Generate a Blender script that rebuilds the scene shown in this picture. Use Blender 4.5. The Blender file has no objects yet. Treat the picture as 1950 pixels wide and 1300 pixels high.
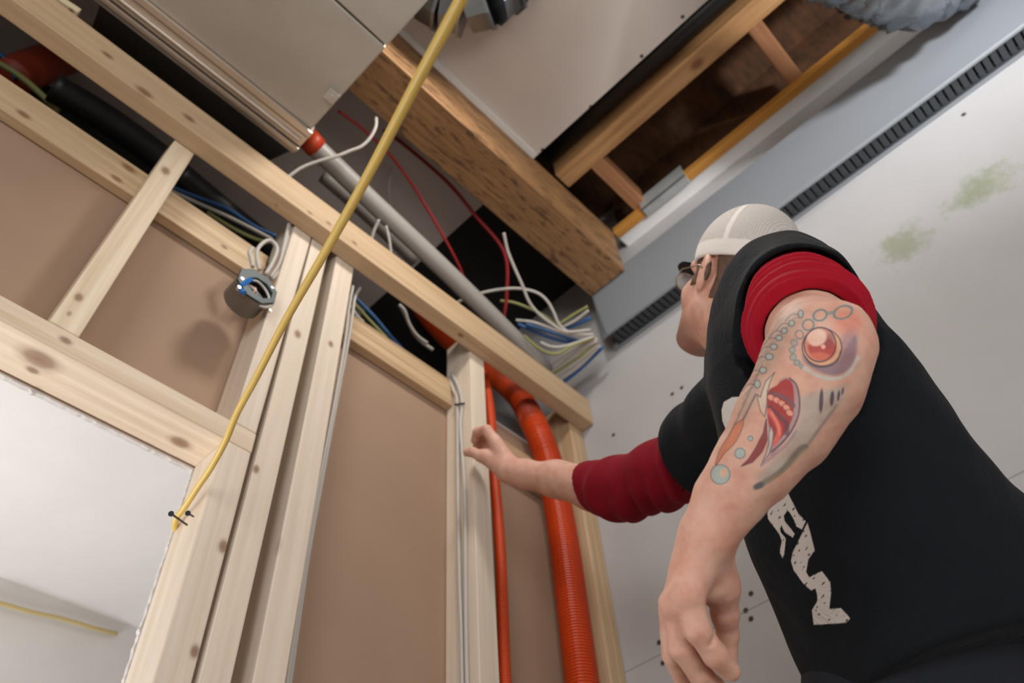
import bpy, bmesh, math, random
import numpy as np
from mathutils import Vector, Matrix
from mathutils.bvhtree import BVHTree
random.seed(7); rng=np.random.default_rng(7)
S=bpy.context.scene; C=S.collection
# ------------------------------------------------------------------ camera
H=0.65                       # camera height above the floor; everything below is written relative to the camera
F=1500.0                     # focal length in pixels of the 1950 wide frame
M=np.array([[0.6966,-0.7149,-0.0602],[0.5232,0.5641,-0.6388],[0.4907,0.4135,0.7670]])
def _fit():
    u,s,vt=np.linalg.svd(M); return u@vt
M=_fit()
cam=bpy.data.cameras.new('camera'); co=bpy.data.objects.new('camera',cam); C.objects.link(co)
cam.sensor_width=36; cam.lens=36*F/1950; cam.clip_start=.02
mw=Matrix.Identity(4)
for i in range(3):
    mw[i][0]=M[0][i]; mw[i][1]=-M[1][i]; mw[i][2]=-M[2][i]
mw[2][3]=H
co.matrix_world=mw; S.camera=co
cam.dof.use_dof=True; cam.dof.focus_distance=1.0; cam.dof.aperture_fstop=4.5
# ------------------------------------------------------------------ world, lamps, exposure
S.view_settings.view_transform='Standard'; S.view_settings.look='None'; S.view_settings.exposure=0.0; S.view_settings.gamma=1
W=bpy.data.worlds.new('world'); S.world=W; W.use_nodes=True
W.node_tree.nodes['Background'].inputs[0].default_value=(.75,.85,1,1); W.node_tree.nodes['Background'].inputs[1].default_value=.06
def area(name,loc,target,sx,sy,power,col,spread=None):
    l=bpy.data.lights.new(name,'AREA'); l.shape='RECTANGLE'; l.size=sx; l.size_y=sy; l.energy=power; l.color=col
    o=bpy.data.objects.new(name,l); C.objects.link(o); o.location=(loc[0],loc[1],loc[2]+H)
    d=Vector(target)-Vector(loc); o.rotation_euler=d.to_track_quat('-Z','Y').to_euler()
    if spread: l.spread=spread
    return o
area('window_light',(-2.3,-1.5,.7),(0.3,1.0,.7),1.3,1.5,46,(.95,.98,1))
area('work_lamp',(.50,.20,2.12),(.6,1.0,.6),.2,.2,8.5,(1,.96,.9))
area('floor_bounce_lamp',(-.2,-2.0,-.3),(.6,.6,1.6),1.2,.8,19,(1,.97,.94))
area('up_lamp',(.35,-1.5,1.1),(1.48,-.15,2.15),.2,.2,4.2,(.97,.98,1),.75)
area('next_room_lamp',(-.5,2.2,-.25),(-.2,2.25,1.5),1.4,1.0,37,(1,.99,.98))
# ------------------------------------------------------------------ helpers
def ray(px,py): return M.T@np.array([px-975,py-650,F])/F
def D(px,py,d): return ray(px,py)*d                     # point at optical depth d
def on(px,py,ax,v):
    r=ray(px,py); return r*(v/r[ax])                     # point on a world plane
def depth(p): return float(M[2]@np.asarray(p))
def projv(P):
    c=P@M.T; return 975+F*c[:,0]/c[:,2], 650+F*c[:,1]/c[:,2]
def srgb(*c):
    o=[]
    for v in c:
        v/=255.; o.append(v/12.92 if v<=.04045 else ((v+.055)/1.055)**2.4)
    return o
def tag(o,label=None,cat=None,group=None,kind=None):
    if label: o['label']=label
    if cat: o['category']=cat
    if group: o['group']=group
    if kind: o['kind']=kind
    return o
def empty(name,loc,label,cat,group=None):
    o=bpy.data.objects.new(name,None); C.objects.link(o); o.location=(loc[0],loc[1],loc[2]+H); o.empty_display_size=.05
    return tag(o,label,cat,group)
def mesh(name,V,Fc,mat,parent=None,smooth=False,rot=None,loc=None):
    """V camera-relative world coordinates; object origin at loc (default centroid)"""
    V=np.asarray(V,float)
    if loc is None: loc=V.mean(0) if parent is None else None
    if parent is not None:
        base=np.array(parent_base(parent)); L=V+np.array([0,0,H])-base
        me=bpy.data.meshes.new(name); me.from_pydata(L.tolist(),[],[list(map(int,f)) for f in Fc]); o=bpy.data.objects.new(name,me); C.objects.link(o); o.parent=parent
    else:
        loc=np.array(loc); L=V-loc
        if rot is not None: L=L@rot
        me=bpy.data.meshes.new(name); me.from_pydata(L.tolist(),[],[list(map(int,f)) for f in Fc]); o=bpy.data.objects.new(name,me); C.objects.link(o)
        if rot is not None:
            m=Matrix.Identity(4)
            for i in range(3):
                for j in range(3): m[i][j]=rot[i][j]
            for i in range(3): m[i][3]=(loc+np.array([0,0,H]))[i]
            o.matrix_world=m
        else: o.location=tuple(loc+np.array([0,0,H]))
    if mat: me.materials.append(mat)
    if smooth:
        me.polygons.foreach_set('use_smooth',[True]*len(me.polygons))
    me.update(); return o
def parent_base(p):
    b=np.array(p.location,float)
    while p.parent: p=p.parent; b=b+np.array(p.location,float)
    return b
BOXF=[(0,3,2,1),(4,5,6,7),(0,1,5,4),(1,2,6,5),(2,3,7,6),(3,0,4,7)]
def boxv(a,b):
    x0,y0,z0=a;x1,y1,z1=b
    return [(x0,y0,z0),(x1,y0,z0),(x1,y1,z0),(x0,y1,z0),(x0,y0,z1),(x1,y0,z1),(x1,y1,z1),(x0,y1,z1)]
class MB:
    def __init__(s): s.V=[];s.F=[]
    def add(s,V,Fc):
        n=len(s.V); s.V+= [tuple(v) for v in V]; s.F+=[tuple(i+n for i in f) for f in Fc]; return s
    def box(s,a,b): return s.add(boxv(a,b),BOXF)
    def obox(s,c,ax,ay,az):
        c,ax,ay,az=map(np.array,(c,ax,ay,az)); V=[c+sx*ax+sy*ay+sz*az for sz in(-1,1) for sx,sy in((-1,-1),(1,-1),(1,1),(-1,1))]
        return s.add(V,BOXF)
    def tube(s,P,r,n=10,caps=True):
        V,Fc=tubev(P,r,n,caps); return s.add(V,Fc)
    def build(s,name,mat,parent=None,smooth=False,**k): return mesh(name,s.V,s.F,mat,parent,smooth,**k)
def catmull(P,step=8):
    P=np.array(P,float)
    if len(P)<3: return np.array([P[0]+(P[-1]-P[0])*t for t in np.linspace(0,1,step+1)])
    Q=np.vstack([2*P[0]-P[1],P,2*P[-1]-P[-2]]); out=[]
    for i in range(1,len(Q)-2):
        p0,p1,p2,p3=Q[i-1:i+3]
        for t in np.arange(step)/step:
            out.append(.5*((2*p1)+(-p0+p2)*t+(2*p0-5*p1+4*p2-p3)*t*t+(-p0+3*p1-3*p2+p3)*t**3))
    out.append(P[-1]); return np.array(out)
def tubev(P,r,n=10,caps=True):
    P=np.asarray(P,float); m=len(P); r=np.broadcast_to(np.asarray(r,float),(m,))
    T=np.gradient(P,axis=0); T/=np.linalg.norm(T,axis=1)[:,None]+1e-12
    u=np.cross(T[0],[0.3,.2,1]); u/=np.linalg.norm(u); V=[]
    for i in range(m):
        u=u-T[i]*(u@T[i]); u/=np.linalg.norm(u); w=np.cross(T[i],u)
        for k in range(n):
            a=2*math.pi*k/n; V.append(P[i]+r[i]*(math.cos(a)*u+math.sin(a)*w))
    Fc=[(i*n+k,i*n+(k+1)%n,(i+1)*n+(k+1)%n,(i+1)*n+k) for i in range(m-1) for k in range(n)]
    if caps: Fc+= [tuple(range(n-1,-1,-1)),tuple((m-1)*n+k for k in range(n))]
    return V,Fc
def bevel(o,w,seg=2):
    m=o.modifiers.new('bevel','BEVEL'); m.width=w; m.segments=seg; m.limit_method='ANGLE'; return o
# ------------------------------------------------------------------ materials
def newmat(name):
    m=bpy.data.materials.new(name); m.use_nodes=True; nt=m.node_tree
    return m,nt,nt.nodes['Principled BSDF']
def nd(nt,t,**k):
    n=nt.nodes.new(t)
    for a,v in k.items():
        if a.startswith('_'): n.inputs[int(a[1:])].default_value=v
        else: setattr(n,a,v)
    return n
def mix(nt,fac,a,b,mode='MIX'):
    n=nt.nodes.new('ShaderNodeMix'); n.data_type='RGBA'; n.blend_type=mode
    for i,v in ((0,fac),(6,a),(7,b)):
        if isinstance(v,(float,int)): n.inputs[i].default_value=v
        elif isinstance(v,(list,tuple)): n.inputs[i].default_value=(*v[:3],1)
        else: nt.links.new(v,n.inputs[i])
    return n.outputs[2]
def ramp(nt,src,stops):
    r=nt.nodes.new('ShaderNodeValToRGB'); e=r.color_ramp.elements
    while len(e)<len(stops): e.new(.5)
    for i,(p,c) in enumerate(stops): e[i].position=p; e[i].color=(c,c,c,1) if isinstance(c,(float,int)) else (*c[:3],1)
    nt.links.new(src,r.inputs[0]); return r.outputs[0]
def noise(nt,co,scale,detail=4,rough=.6,vs=None,dist=0):
    if vs is not None:
        mp=nd(nt,'ShaderNodeMapping'); mp.inputs['Scale'].default_value=vs; nt.links.new(co,mp.inputs[0]); co=mp.outputs[0]
    n=nd(nt,'ShaderNodeTexNoise'); n.inputs['Scale'].default_value=scale; n.inputs['Detail'].default_value=detail; n.inputs['Roughness'].default_value=rough; n.inputs['Distortion'].default_value=dist
    nt.links.new(co,n.inputs['Vector']); return n.outputs[0]
def bump(nt,b,src,strength,dist):
    n=nd(nt,'ShaderNodeBump'); n.inputs['Strength'].default_value=strength; n.inputs['Distance'].default_value=dist
    nt.links.new(src,n.inputs['Height']); nt.links.new(n.outputs[0],b.inputs['Normal'])
def objco(nt,rand=True):
    t=nd(nt,'ShaderNodeTexCoord')
    if not rand: return t.outputs['Object']
    i=nd(nt,'ShaderNodeObjectInfo'); a=nd(nt,'ShaderNodeVectorMath',operation='SCALE'); a.inputs[0].default_value=(13.1,7.7,5.3); nt.links.new(i.outputs['Random'],a.inputs['Scale'])
    b=nd(nt,'ShaderNodeVectorMath',operation='ADD'); nt.links.new(t.outputs['Object'],b.inputs[0]); nt.links.new(a.outputs[0],b.inputs[1]); return b.outputs[0]
def spotmask(nt,co,pt,r,sc=(1,1,1),soft=.35):
    s=nd(nt,'ShaderNodeVectorMath',operation='SUBTRACT'); nt.links.new(co,s.inputs[0]); s.inputs[1].default_value=tuple(pt)
    m=nd(nt,'ShaderNodeVectorMath',operation='MULTIPLY'); nt.links.new(s.outputs[0],m.inputs[0]); m.inputs[1].default_value=tuple(x/r for x in sc)
    l=nd(nt,'ShaderNodeVectorMath',operation='LENGTH'); nt.links.new(m.outputs[0],l.inputs[0]); return l.outputs['Value']
def wood(name,base,dark,knotcol=(96,60,36),knots=(),rough=.62,contrast=.5,density=1.0):
    m,nt,b=newmat(name); co=objco(nt)
    g=noise(nt,co,1,5,.6,(2.2,70,70),.4); w=nd(nt,'ShaderNodeTexWave',wave_type='RINGS',rings_direction='X'); w.inputs['Scale'].default_value=13; w.inputs['Distortion'].default_value=2.5; w.inputs['Detail'].default_value=3; w.inputs['Detail Scale'].default_value=1.2
    mp=nd(nt,'ShaderNodeMapping'); mp.inputs['Scale'].default_value=(.25,1,1); mp.inputs['Location'].default_value=(0,.05,.07); nt.links.new(co,mp.inputs[0]); nt.links.new(mp.outputs[0],w.inputs[0])
    f=ramp(nt,g,[(.35,0.),(.75,1.)]); c=mix(nt,f,base,dark)
    w2=ramp(nt,w.outputs[0],[(.35,0.),(1,contrast*.7)]); c=mix(nt,w2,c,dark)
    bl=ramp(nt,noise(nt,co,2.2,2,.5,(1,5,5)),[(.35,0.),(.7,.35)]); c=mix(nt,bl,c,[x*.82 for x in base])
    # small knots everywhere
    v=nd(nt,'ShaderNodeTexVoronoi'); v.inputs['Scale'].default_value=1; mp2=nd(nt,'ShaderNodeMapping'); mp2.inputs['Scale'].default_value=(5*density,9,9); nt.links.new(co,mp2.inputs[0]); nt.links.new(mp2.outputs[0],v.inputs['Vector'])
    kk=ramp(nt,v.outputs['Distance'],[(.015,.7),(.05,0.)]); c=mix(nt,kk,c,srgb(*knotcol))
    oc=nd(nt,'ShaderNodeTexCoord').outputs['Object']
    for (p,r) in knots:
        l=spotmask(nt,oc,p,r,(.65,1,1)); k=ramp(nt,l,[(.0,.85),(.45,.7),(.7,.25),(1.,.0)]); c=mix(nt,k,c,srgb(*knotcol))
    nt.links.new(c,b.inputs['Base Color']); b.inputs['Roughness'].default_value=rough; bump(nt,b,g,.25,.002); return m
def plain(name,col,rough=.5,metal=0,nz=0,nscale=20,bmp=0,spec=.5,vs=None):
    m,nt,b=newmat(name); c=srgb(*col)
    b.inputs['Roughness'].default_value=rough; b.inputs['Metallic'].default_value=metal; b.inputs['Specular IOR Level'].default_value=spec
    if nz or bmp:
        co=objco(nt); n=noise(nt,co,nscale,4,.6,vs)
        if nz: nt.links.new(mix(nt,ramp(nt,n,[(.3,0.),(.7,1.)]),[x*(1-nz) for x in c],[min(1,x*(1+nz)) for x in c]),b.inputs['Base Color'])
        else: b.inputs['Base Color'].default_value=(*c,1)
        if bmp: bump(nt,b,n,bmp,.003)
    else: b.inputs['Base Color'].default_value=(*c,1)
    return m
SP_B=srgb(230,214,197); SP_D=srgb(212,192,168)
m_stud=wood('spruce_stud',SP_B,SP_D,contrast=.32)
m_ledger=wood('spruce_yellow',srgb(214,184,138),srgb(178,140,92),contrast=.4)
m_rear=wood('spruce_rear',srgb(208,180,144),srgb(170,134,98),contrast=.4)
m_joist=wood('joist_wood',srgb(196,150,100),srgb(150,102,60),knotcol=(92,50,28),contrast=.5)
m_block=wood('block_wood',srgb(176,124,84),srgb(120,76,48),knotcol=(60,34,24),contrast=.4)
m_edge=wood('edge_board',srgb(206,146,66),srgb(168,110,40),contrast=.3,density=.3)
def lvl_mat():  # veneer layers on the narrow faces
    m,nt,b=newmat('laminated_veneer'); co=objco(nt,False)
    g=noise(nt,co,1,4,.65,(5,90,90),.2); s=noise(nt,co,1,3,.7,(14,60,60))
    c=mix(nt,ramp(nt,g,[(.3,0.),(.7,1.)]),srgb(168,128,86),srgb(126,90,58)); c=mix(nt,ramp(nt,s,[(.53,0.),(.62,.8)]),c,srgb(82,58,38))
    nt.links.new(c,b.inputs['Base Color']); b.inputs['Roughness'].default_value=.6; bump(nt,b,g,.2,.002); return m
m_lvl=lvl_mat()
def drywall(name,col,spots=(),seams=(),mott=.04,stains=()):
    m,nt,b=newmat(name); co=nd(nt,'ShaderNodeTexCoord').outputs['Object']; base=srgb(*col)
    n=noise(nt,co,3,5,.6); c=mix(nt,ramp(nt,n,[(.3,0.),(.7,1.)]),[x*(1-mott) for x in base],[min(1,x*(1+mott)) for x in base])
    for (p,r,sc,col2,al) in stains:
        l=spotmask(nt,co,p,r,sc); a=nd(nt,'ShaderNodeMath',operation='ADD'); nt.links.new(l,a.inputs[0]); nz=noise(nt,co,26,4,.7); mm=nd(nt,'ShaderNodeMath',operation='MULTIPLY_ADD'); nt.links.new(nz,mm.inputs[0]); mm.inputs[1].default_value=2.2; mm.inputs[2].default_value=-1.1; nt.links.new(mm.outputs[0],a.inputs[1])
        c=mix(nt,ramp(nt,a.outputs[0],[(.3,al),(1.,0.)]),c,srgb(*col2))
    for (p,r) in spots:
        l=spotmask(nt,co,p,r); c=mix(nt,ramp(nt,l,[(.5,1.),(.95,0.)]),c,srgb(58,50,46))
    for (ax,v,w) in seams:
        sp=nd(nt,'ShaderNodeSeparateXYZ'); nt.links.new(co,sp.inputs[0]); a=nd(nt,'ShaderNodeMath',operation='SUBTRACT'); nt.links.new(sp.outputs[ax],a.inputs[0]); a.inputs[1].default_value=v
        ab=nd(nt,'ShaderNodeMath',operation='ABSOLUTE'); nt.links.new(a.outputs[0],ab.inputs[0]); dv=nd(nt,'ShaderNodeMath',operation='DIVIDE'); nt.links.new(ab.outputs[0],dv.inputs[0]); dv.inputs[1].default_value=w
        c=mix(nt,ramp(nt,dv.outputs[0],[(.4,.55),(1.,0.)]),c,srgb(110,98,90))
    nt.links.new(c,b.inputs['Base Color']); b.inputs['Roughness'].default_value=.75; b.inputs['Specular IOR Level'].default_value=.3
    f=noise(nt,co,160,3,.6); bump(nt,b,f,.12,.001); return m
def struct(name,mb,mat,**k):
    o=mb.build(name,mat,loc=(0,0,-H),**k); o['kind']='structure'; return o      # object space = world space
def ws(p): return (p[0],p[1],p[2]+H)
# ------------------------------------------------------------------ room shell
XW=1.48; ZC=2.33
holes=[on(x,y,0,XW) for x,y in [(1280,750),(1298,738),(1168,828),(1420,1162),(1430,1130),(1430,1178),(1255,1223),(1262,1262),(1835,218)]]
wsp=[(ws(h),.0085) for h in holes]
stn=[(ws(on(1718,468,0,XW)),.075,(1,1,1),(138,142,118),.75),(ws(on(1860,362,0,XW)),.06,(1,.6,1),(134,142,112),.75),(ws(on(1905,345,0,XW)),.045,(1,1,1),(160,158,138),.4)]
m_wall=drywall('white_wall',(176,174,174),wsp,[(2,.895+H,.0022)],.05,stn)
struct('wall_right',MB().box((XW,-3.5,-H),(XW+.1,3.0,2.7)),m_wall)
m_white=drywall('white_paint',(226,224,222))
struct('floor',MB().box((-3.1,-3.4,-H-.1),(XW,2.9,-H)),drywall('dusty_floor',(176,168,158),mott=.12))
struct('wall_left',MB().box((-3.2,-3.5,-H),(-3.1,2.9,2.7)),m_white)
struct('wall_front',MB().box((-3.1,-3.5,-H),(XW,-3.4,2.7)),m_white)
csp=[(ws(on(x,y,2,ZC)),.008) for x,y in [(1033,285),(1125,203),(1222,107),(1300,32)]]
struct('ceiling',MB().box((-3.1,-3.4,ZC),(.99,2.4,ZC+.0125)),drywall('ceiling_board',(208,197,190),csp))
struct('trim_1',MB().box((1.425,-3.4,ZC),(XW,.67,ZC+.0125)),m_white)                       # drywall strip beside the wall
def osb():
    m,nt,b=newmat('subfloor_sheet'); co=objco(nt,False); n=noise(nt,co,9,5,.7,(1,2.4,1)); c=mix(nt,ramp(nt,n,[(.35,0.),(.65,1.)]),srgb(96,62,34),srgb(60,38,22))
    nt.links.new(c,b.inputs['Base Color']); b.inputs['Roughness'].default_value=.8; return m
struct('ceiling.001',MB().box((-3.1,-3.4,2.62),(XW,2.9,2.66)),osb())
m_void_shade=plain('void_shade_black',(30,28,28),.9)
struct('void_shade_rear',MB().box((-3.1,1.50,1.612),(.60,1.52,ZC)),m_void_shade); struct('void_shade_top',MB().box((.99,.83,ZC+.02),(XW,2.72,ZC+.04)),m_void_shade); struct('void_shade_behind',MB().box((.99,2.0,1.612),(XW,2.02,ZC+.02)),m_void_shade)  # black sheets added to give the unlit cavity its darkness
struct('glow_line_strip',MB().box((-1,.652,ZC-.012),(.985,.6695,ZC-.0005)),m_white)  # white lath added to draw the glow line along beam and ceiling
struct('trim_3',MB().box((1.45,-3.4,ZC+.013),(XW,.668,2.62)),osb())
# stud wall's far board with the ragged doorway cut
YD=1.097; DX=.409; DZ=.9535
def back_board():
    mb=MB(); t=.0125
    mb.box((DX,YD,-H),(XW,YD+t,1.585)); mb.box((-3.1,YD,DZ),(DX,YD+t,1.585)); return mb
m_brown=drywall('brown_board_back',(162,134,113),mott=.05)
struct('wall_back',back_board(),m_brown)
def ragged():
    mb=MB(); t=.0125
    N=260; V=[];Fc=[]
    # strip along the header (x from -1.2 to DX) and along the jack stud (down)
    pts=[(-1.2+ (DX+1.2)*i/N,DZ) for i in range(N+1)]
    n0=0
    for run,(P,nx,nz) in enumerate([(pts,0,-1),([(DX,DZ-(DZ+.5)*i/N) for i in range(N+1)],-1,0)]):
        V=[];Fc=[]
        for i,(x,z) in enumerate(P):
            j=.002+.0022*random.random()+(.005*random.random() if random.random()<.08 else 0)
            V+=[(x,YD+.0008,z),(x+nx*j,YD+.0015,z+nz*j),(x+nx*j*.7,YD+t,z+nz*j*.7),(x,YD+t,z)]
        for i in range(len(P)-1):
            for k in range(3): Fc.append((4*i+k,4*i+k+1,4*i+5+k,4*i+4+k))
        mb.add(V,Fc)
    return mb
o=struct('trim_2',ragged(),plain('gypsum_core',(206,200,196),.9,nz=.12,nscale=60,bmp=.4))
# next room seen through the opening
struct('ceiling.002',MB().box((-3.1,YD+.0125,1.60),(XW,2.72,1.612)),m_white)
struct('wall_far',MB().box((-3.1,2.72,-H),(XW,2.82,2.7)),m_white)
# ------------------------------------------------------------------ lumber
def board(name,p0,p1,wdir,w,t,mat,label,cat='stud',group=None,knots=()):
    """length p0->p1 (centre line), wdir = direction of width w, third side t"""
    p0=np.array(p0,float);p1=np.array(p1,float); x=p1-p0;L=np.linalg.norm(x);x/=L
    y=np.array(wdir,float);y-=x*(x@y);y/=np.linalg.norm(y);z=np.cross(x,y); R=np.stack([x,y,z],1); c=(p0+p1)/2
    V=[c+R@np.array([sx*L/2,sy*w/2,sz*t/2]) for sz in(-1,1) for sx,sy in((-1,-1),(1,-1),(1,1),(-1,1))]
    kn=[(tuple(R.T@(np.array(k)-c)),r) for k,r in knots]
    if kn: mat=mat(kn)
    o=mesh(name,V,BOXF,mat,rot=R,loc=c); bevel(o,.0025,2); return tag(o,label,cat,group)
def ab(name,x0,x1,y0,y1,z0,z1,mat,label,cat='stud',group=None,knots=(),lean=0):
    sz=(x1-x0,y1-y0,z1-z0); a=int(np.argmax(sz)); c=[(x0+x1)/2,(y0+y1)/2,(z0+z1)/2]
    p0=list(c);p1=list(c); p0[a]=(x0,y0,z0)[a]; p1[a]=(x1,y1,z1)[a]; p1[0]+=lean if a!=0 else 0
    w=(a+1)%3; wd=[0,0,0]; wd[w]=1; return board(name,p0,p1,wd,sz[w],sz[(a+2)%3],mat,label,cat,group,knots)
G='studs of the open timber wall'
mk=lambda n,b=SP_B,d=SP_D,kc=(120,76,46),ct=.32: (lambda kn: wood(n,b,d,kc,kn,contrast=ct))
ab('door_header',-2.2,.459,1.0,YD-.001,.955,1.0,mk('header_wood',srgb(232,214,192),srgb(208,182,150)),'flat spruce header with two knots underneath over the rough doorway','beam',
   knots=[(on(75,684,2,.955),.028),(on(62,705,2,.955),.010),(on(343,842,2,.955),.018),(on(125,648,1,1.0),.010)])
ab('wall_stud',.41,.458,1.0,YD-.002,1.0005,1.75,m_stud,'short wall stud standing on the header end beside the metal box',group=G,lean=.012)
ab('wall_stud',.406,.458,1.0,YD-.002,-H,.955-.0005,mk('jack_wood'),'jack stud holding up the header at the doorway edge, with the bent nail',group=G,
   knots=[(on(414,1240,1,1.0),.016),(on(371,1240,1,1.0),.010),(on(425,1040,1,1.0),.012)])
ab('wall_stud',.4592,.507,1.0,YD-.002,-H,1.75,mk('king_wood'),'full height king stud right of the header end',group=G,lean=.014,knots=[(on(488,893,1,1.0),.009),(on(567,636,1,1.0),.012)])
ab('wall_stud',.546,.599,1.0,YD-.002,-H,1.75,mk('third_wood'),'free wall stud with white cables clipped to its right side',group=G,knots=[(on(520,1032,1,1.0),.020),(on(630,655,1,1.0),.01)])
ab('wall_stud',1.003,1.057,1.0,YD-.002,-H,1.75,m_stud,'wall stud with a hand on it, between two brown wall boards',group=G)
ab('wall_stud',1.418,1.478,1.0,YD-.002,-H,1.75,m_rear,'end stud of the timber wall tight against the white wall',group=G)
ab('cripple_stud',.083,.131,1.0,1.068,1.0005,1.75,mk('cripple_wood',srgb(234,216,190),srgb(206,180,146)),'short cripple stud with bark edge standing on the middle of the header','stud',
   lean=.022,knots=[(on(150,566,1,1.0),.010),(on(315,325,1,1.0),.014)])
ab('ledger_beam',-2.6,1.478,.954,.999,1.66,1.765,mk('ledger_wood',srgb(206,178,144),srgb(180,148,112),(110,74,44),.4),'long top ledger beam crossing the front of all the studs','beam',
   knots=[(on(205,105,1,.954),.012),(on(275,175,1,.954),.018),(on(360,225,1,.954),.014),(on(590,405,1,.954),.007),(on(626,425,1,.954),.008),(on(675,462,1,.954),.008),(on(877,638,2,1.66),.009)])
GB='blocking boards at the top of the brown wall board'
ab('blocking_board',-2.4,.409,1.070,YD-.002,1.498,1.595,mk('blk1',srgb(214,188,152),srgb(176,142,106)),'long blocking board behind the cripple stud, left of the metal box','board',GB,
   knots=[(on(45,218,1,1.07),.013),(on(245,320,1,1.07),.015),(on(222,340,1,1.07),.012),(on(427,470,1,1.07),.008)])
ab('blocking_board',.601,1.002,1.070,YD-.002,1.498,1.595,m_rear,'blocking board between the free stud and the stud with the hand','board',GB)
ab('blocking_board',1.058,1.417,1.070,YD-.002,1.395,1.50,m_rear,'lower blocking board behind the thick orange hose','board',GB)
ab('laminated_beam',-2.8,1.398,.67,.815,2.10,ZC-.001,m_lvl,'thick laminated veneer beam under the ceiling ending at the grey convector','beam')
ab('ceiling_joist',1.094,1.162,-3.3,.668,ZC+.02,2.6,mk('joistk',srgb(200,154,104),srgb(150,104,62),(104,54,30),.5),'long ceiling joist with a big round knot beside the black gap','joist',knots=[(on(1328,122,2,ZC+.02),.024)])
ab('edge_board',1.392,1.424,-3.3,.668,ZC-.012,ZC+.02,m_edge,'orange brown plywood edge board along the white ceiling strip','board')
GBL='short blocks between joist and edge board'
for (a,lab) in [((1145,312,1218,400),'short wooden block between joist and edge board nearest the laminated beam'),((1452,62,1518,162),'short dark ended wooden block between joist and edge board farthest from the laminated beam')]:
    p=on(a[0],a[1],2,ZC+.02);q=on(a[2],a[3],2,ZC+.02); yy=(p[1]+q[1])/2
    ab('ceiling_block',1.163,1.394,yy-.024,yy+.024,ZC+.02,2.44,m_block,lab,'block',GBL)
p=on(130,30,2,1.80)
board('loose_batten',on(40,-40,2,1.79),on(148,31,2,1.79),(0,1,0),.03,.02,mk('battenk',srgb(232,214,184),srgb(206,180,140)),'pale loose batten end lying on the ledger beam at the top left','batten',knots=[(on(136,20,2,1.78),.006)])
# ------------------------------------------------------------------ ducts, pipes
def galv(name,c1,c2,rough=.35,met=.85):
    m,nt,b=newmat(name); co=objco(nt); n=noise(nt,co,2.5,4,.55); c=mix(nt,ramp(nt,n,[(.3,0.),(.7,1.)]),srgb(*c1),srgb(*c2)); nt.links.new(c,b.inputs['Base Color'])
    b.inputs['Metallic'].default_value=met; b.inputs['Roughness'].default_value=rough; v=nd(nt,'ShaderNodeTexVoronoi'); v.inputs['Scale'].default_value=40; nt.links.new(co,v.inputs['Vector'])
    bump(nt,b,noise(nt,co,3,2,.5),.25,.02); return m
m_galv=galv('galvanised_sheet',(212,208,200),(186,180,172),.42,.6); m_galv2=galv('galvanised_shaded',(150,146,140),(110,106,100),.5)
m_foil=galv('foil',(150,156,162),(96,102,108),.25)
zd=1.85; d0=empty('sheet_metal_duct',(-.9,.5,zd),'big rectangular galvanised air duct hanging above the ledger beam','duct')
bevel(MB().box((-2.2,-.1,zd),(.335,.575,zd+.24)).box((-2.2,.579,zd+.001),(.335,.862,zd+.24)).build('duct_body',m_galv,d0),.004)
mb=MB(); mb.box((-2.2,.862,zd-.010),(.342,.880,zd+.03)); mb.box((-2.2,.883,zd-.004),(.342,.915,zd+.02)); mb.box((-2.2,.918,zd-.012),(.342,.930,zd+.03)); mb.box((-2.2,.932,zd+.0),(.342,.945,zd+.03))
mb.tube([(-2.2,.900,zd-.008),(.33,.900,zd-.008)],.006,8)
bevel(mb.build('flange',galv('flange_metal',(226,214,202),(206,192,178),.4),d0),.002)
V=[(-.17,.945,1.862),(.335,.945,1.862),(.335,1.10,2.02),(-.17,1.10,2.02),(-.17,.945,1.90),(.335,.945,1.90),(.335,1.10,2.06),(-.17,1.10,2.06)]
MB().add(V,BOXF).build('rear_panel',m_galv2,d0)  # darker copy of the duct metal: shade of the tilted face put into colour
mb=MB(); c=on(635,182,2,zd-.004); mb.box((c[0]-.018,c[1]-.012,zd-.012),(c[0]+.01,c[1]+.016,zd)); mb.tube([(c[0]-.004,c[1],zd-.012),(c[0]-.004,c[1],zd-.02)],.005,8); mb.build('corner_clip',m_galv,d0)
# adjustable round elbow
def gored(name,pts,R,mat,label,n=9):
    r0=empty(name,pts[0],label,'duct'); P=catmull(pts,2)
    for i in range(len(P)-1):
        a,b=P[i],P[i+1]; t=b-a; t/=np.linalg.norm(t); Vv,Fc=tubev([a,b],[R*(1 if i%2 else .93),R*(.93 if i%2 else 1)],n); MB().add(Vv,Fc).build('gore_segment',mat,r0)
        Vv,Fc=tubev([b-t*.004,b+t*.004],[R*1.04]*2,n); MB().add(Vv,Fc).build('seam_ring',mat,r0)
    return r0
gored('duct_elbow',[D(815,-22,2.16),D(885,2,2.16),D(955,-36,2.16),D(985,-70,2.2)+np.array([0,0,.16])],.098,m_foil,'faceted silver duct elbow peeking out behind the yellow cable at the top')
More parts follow.
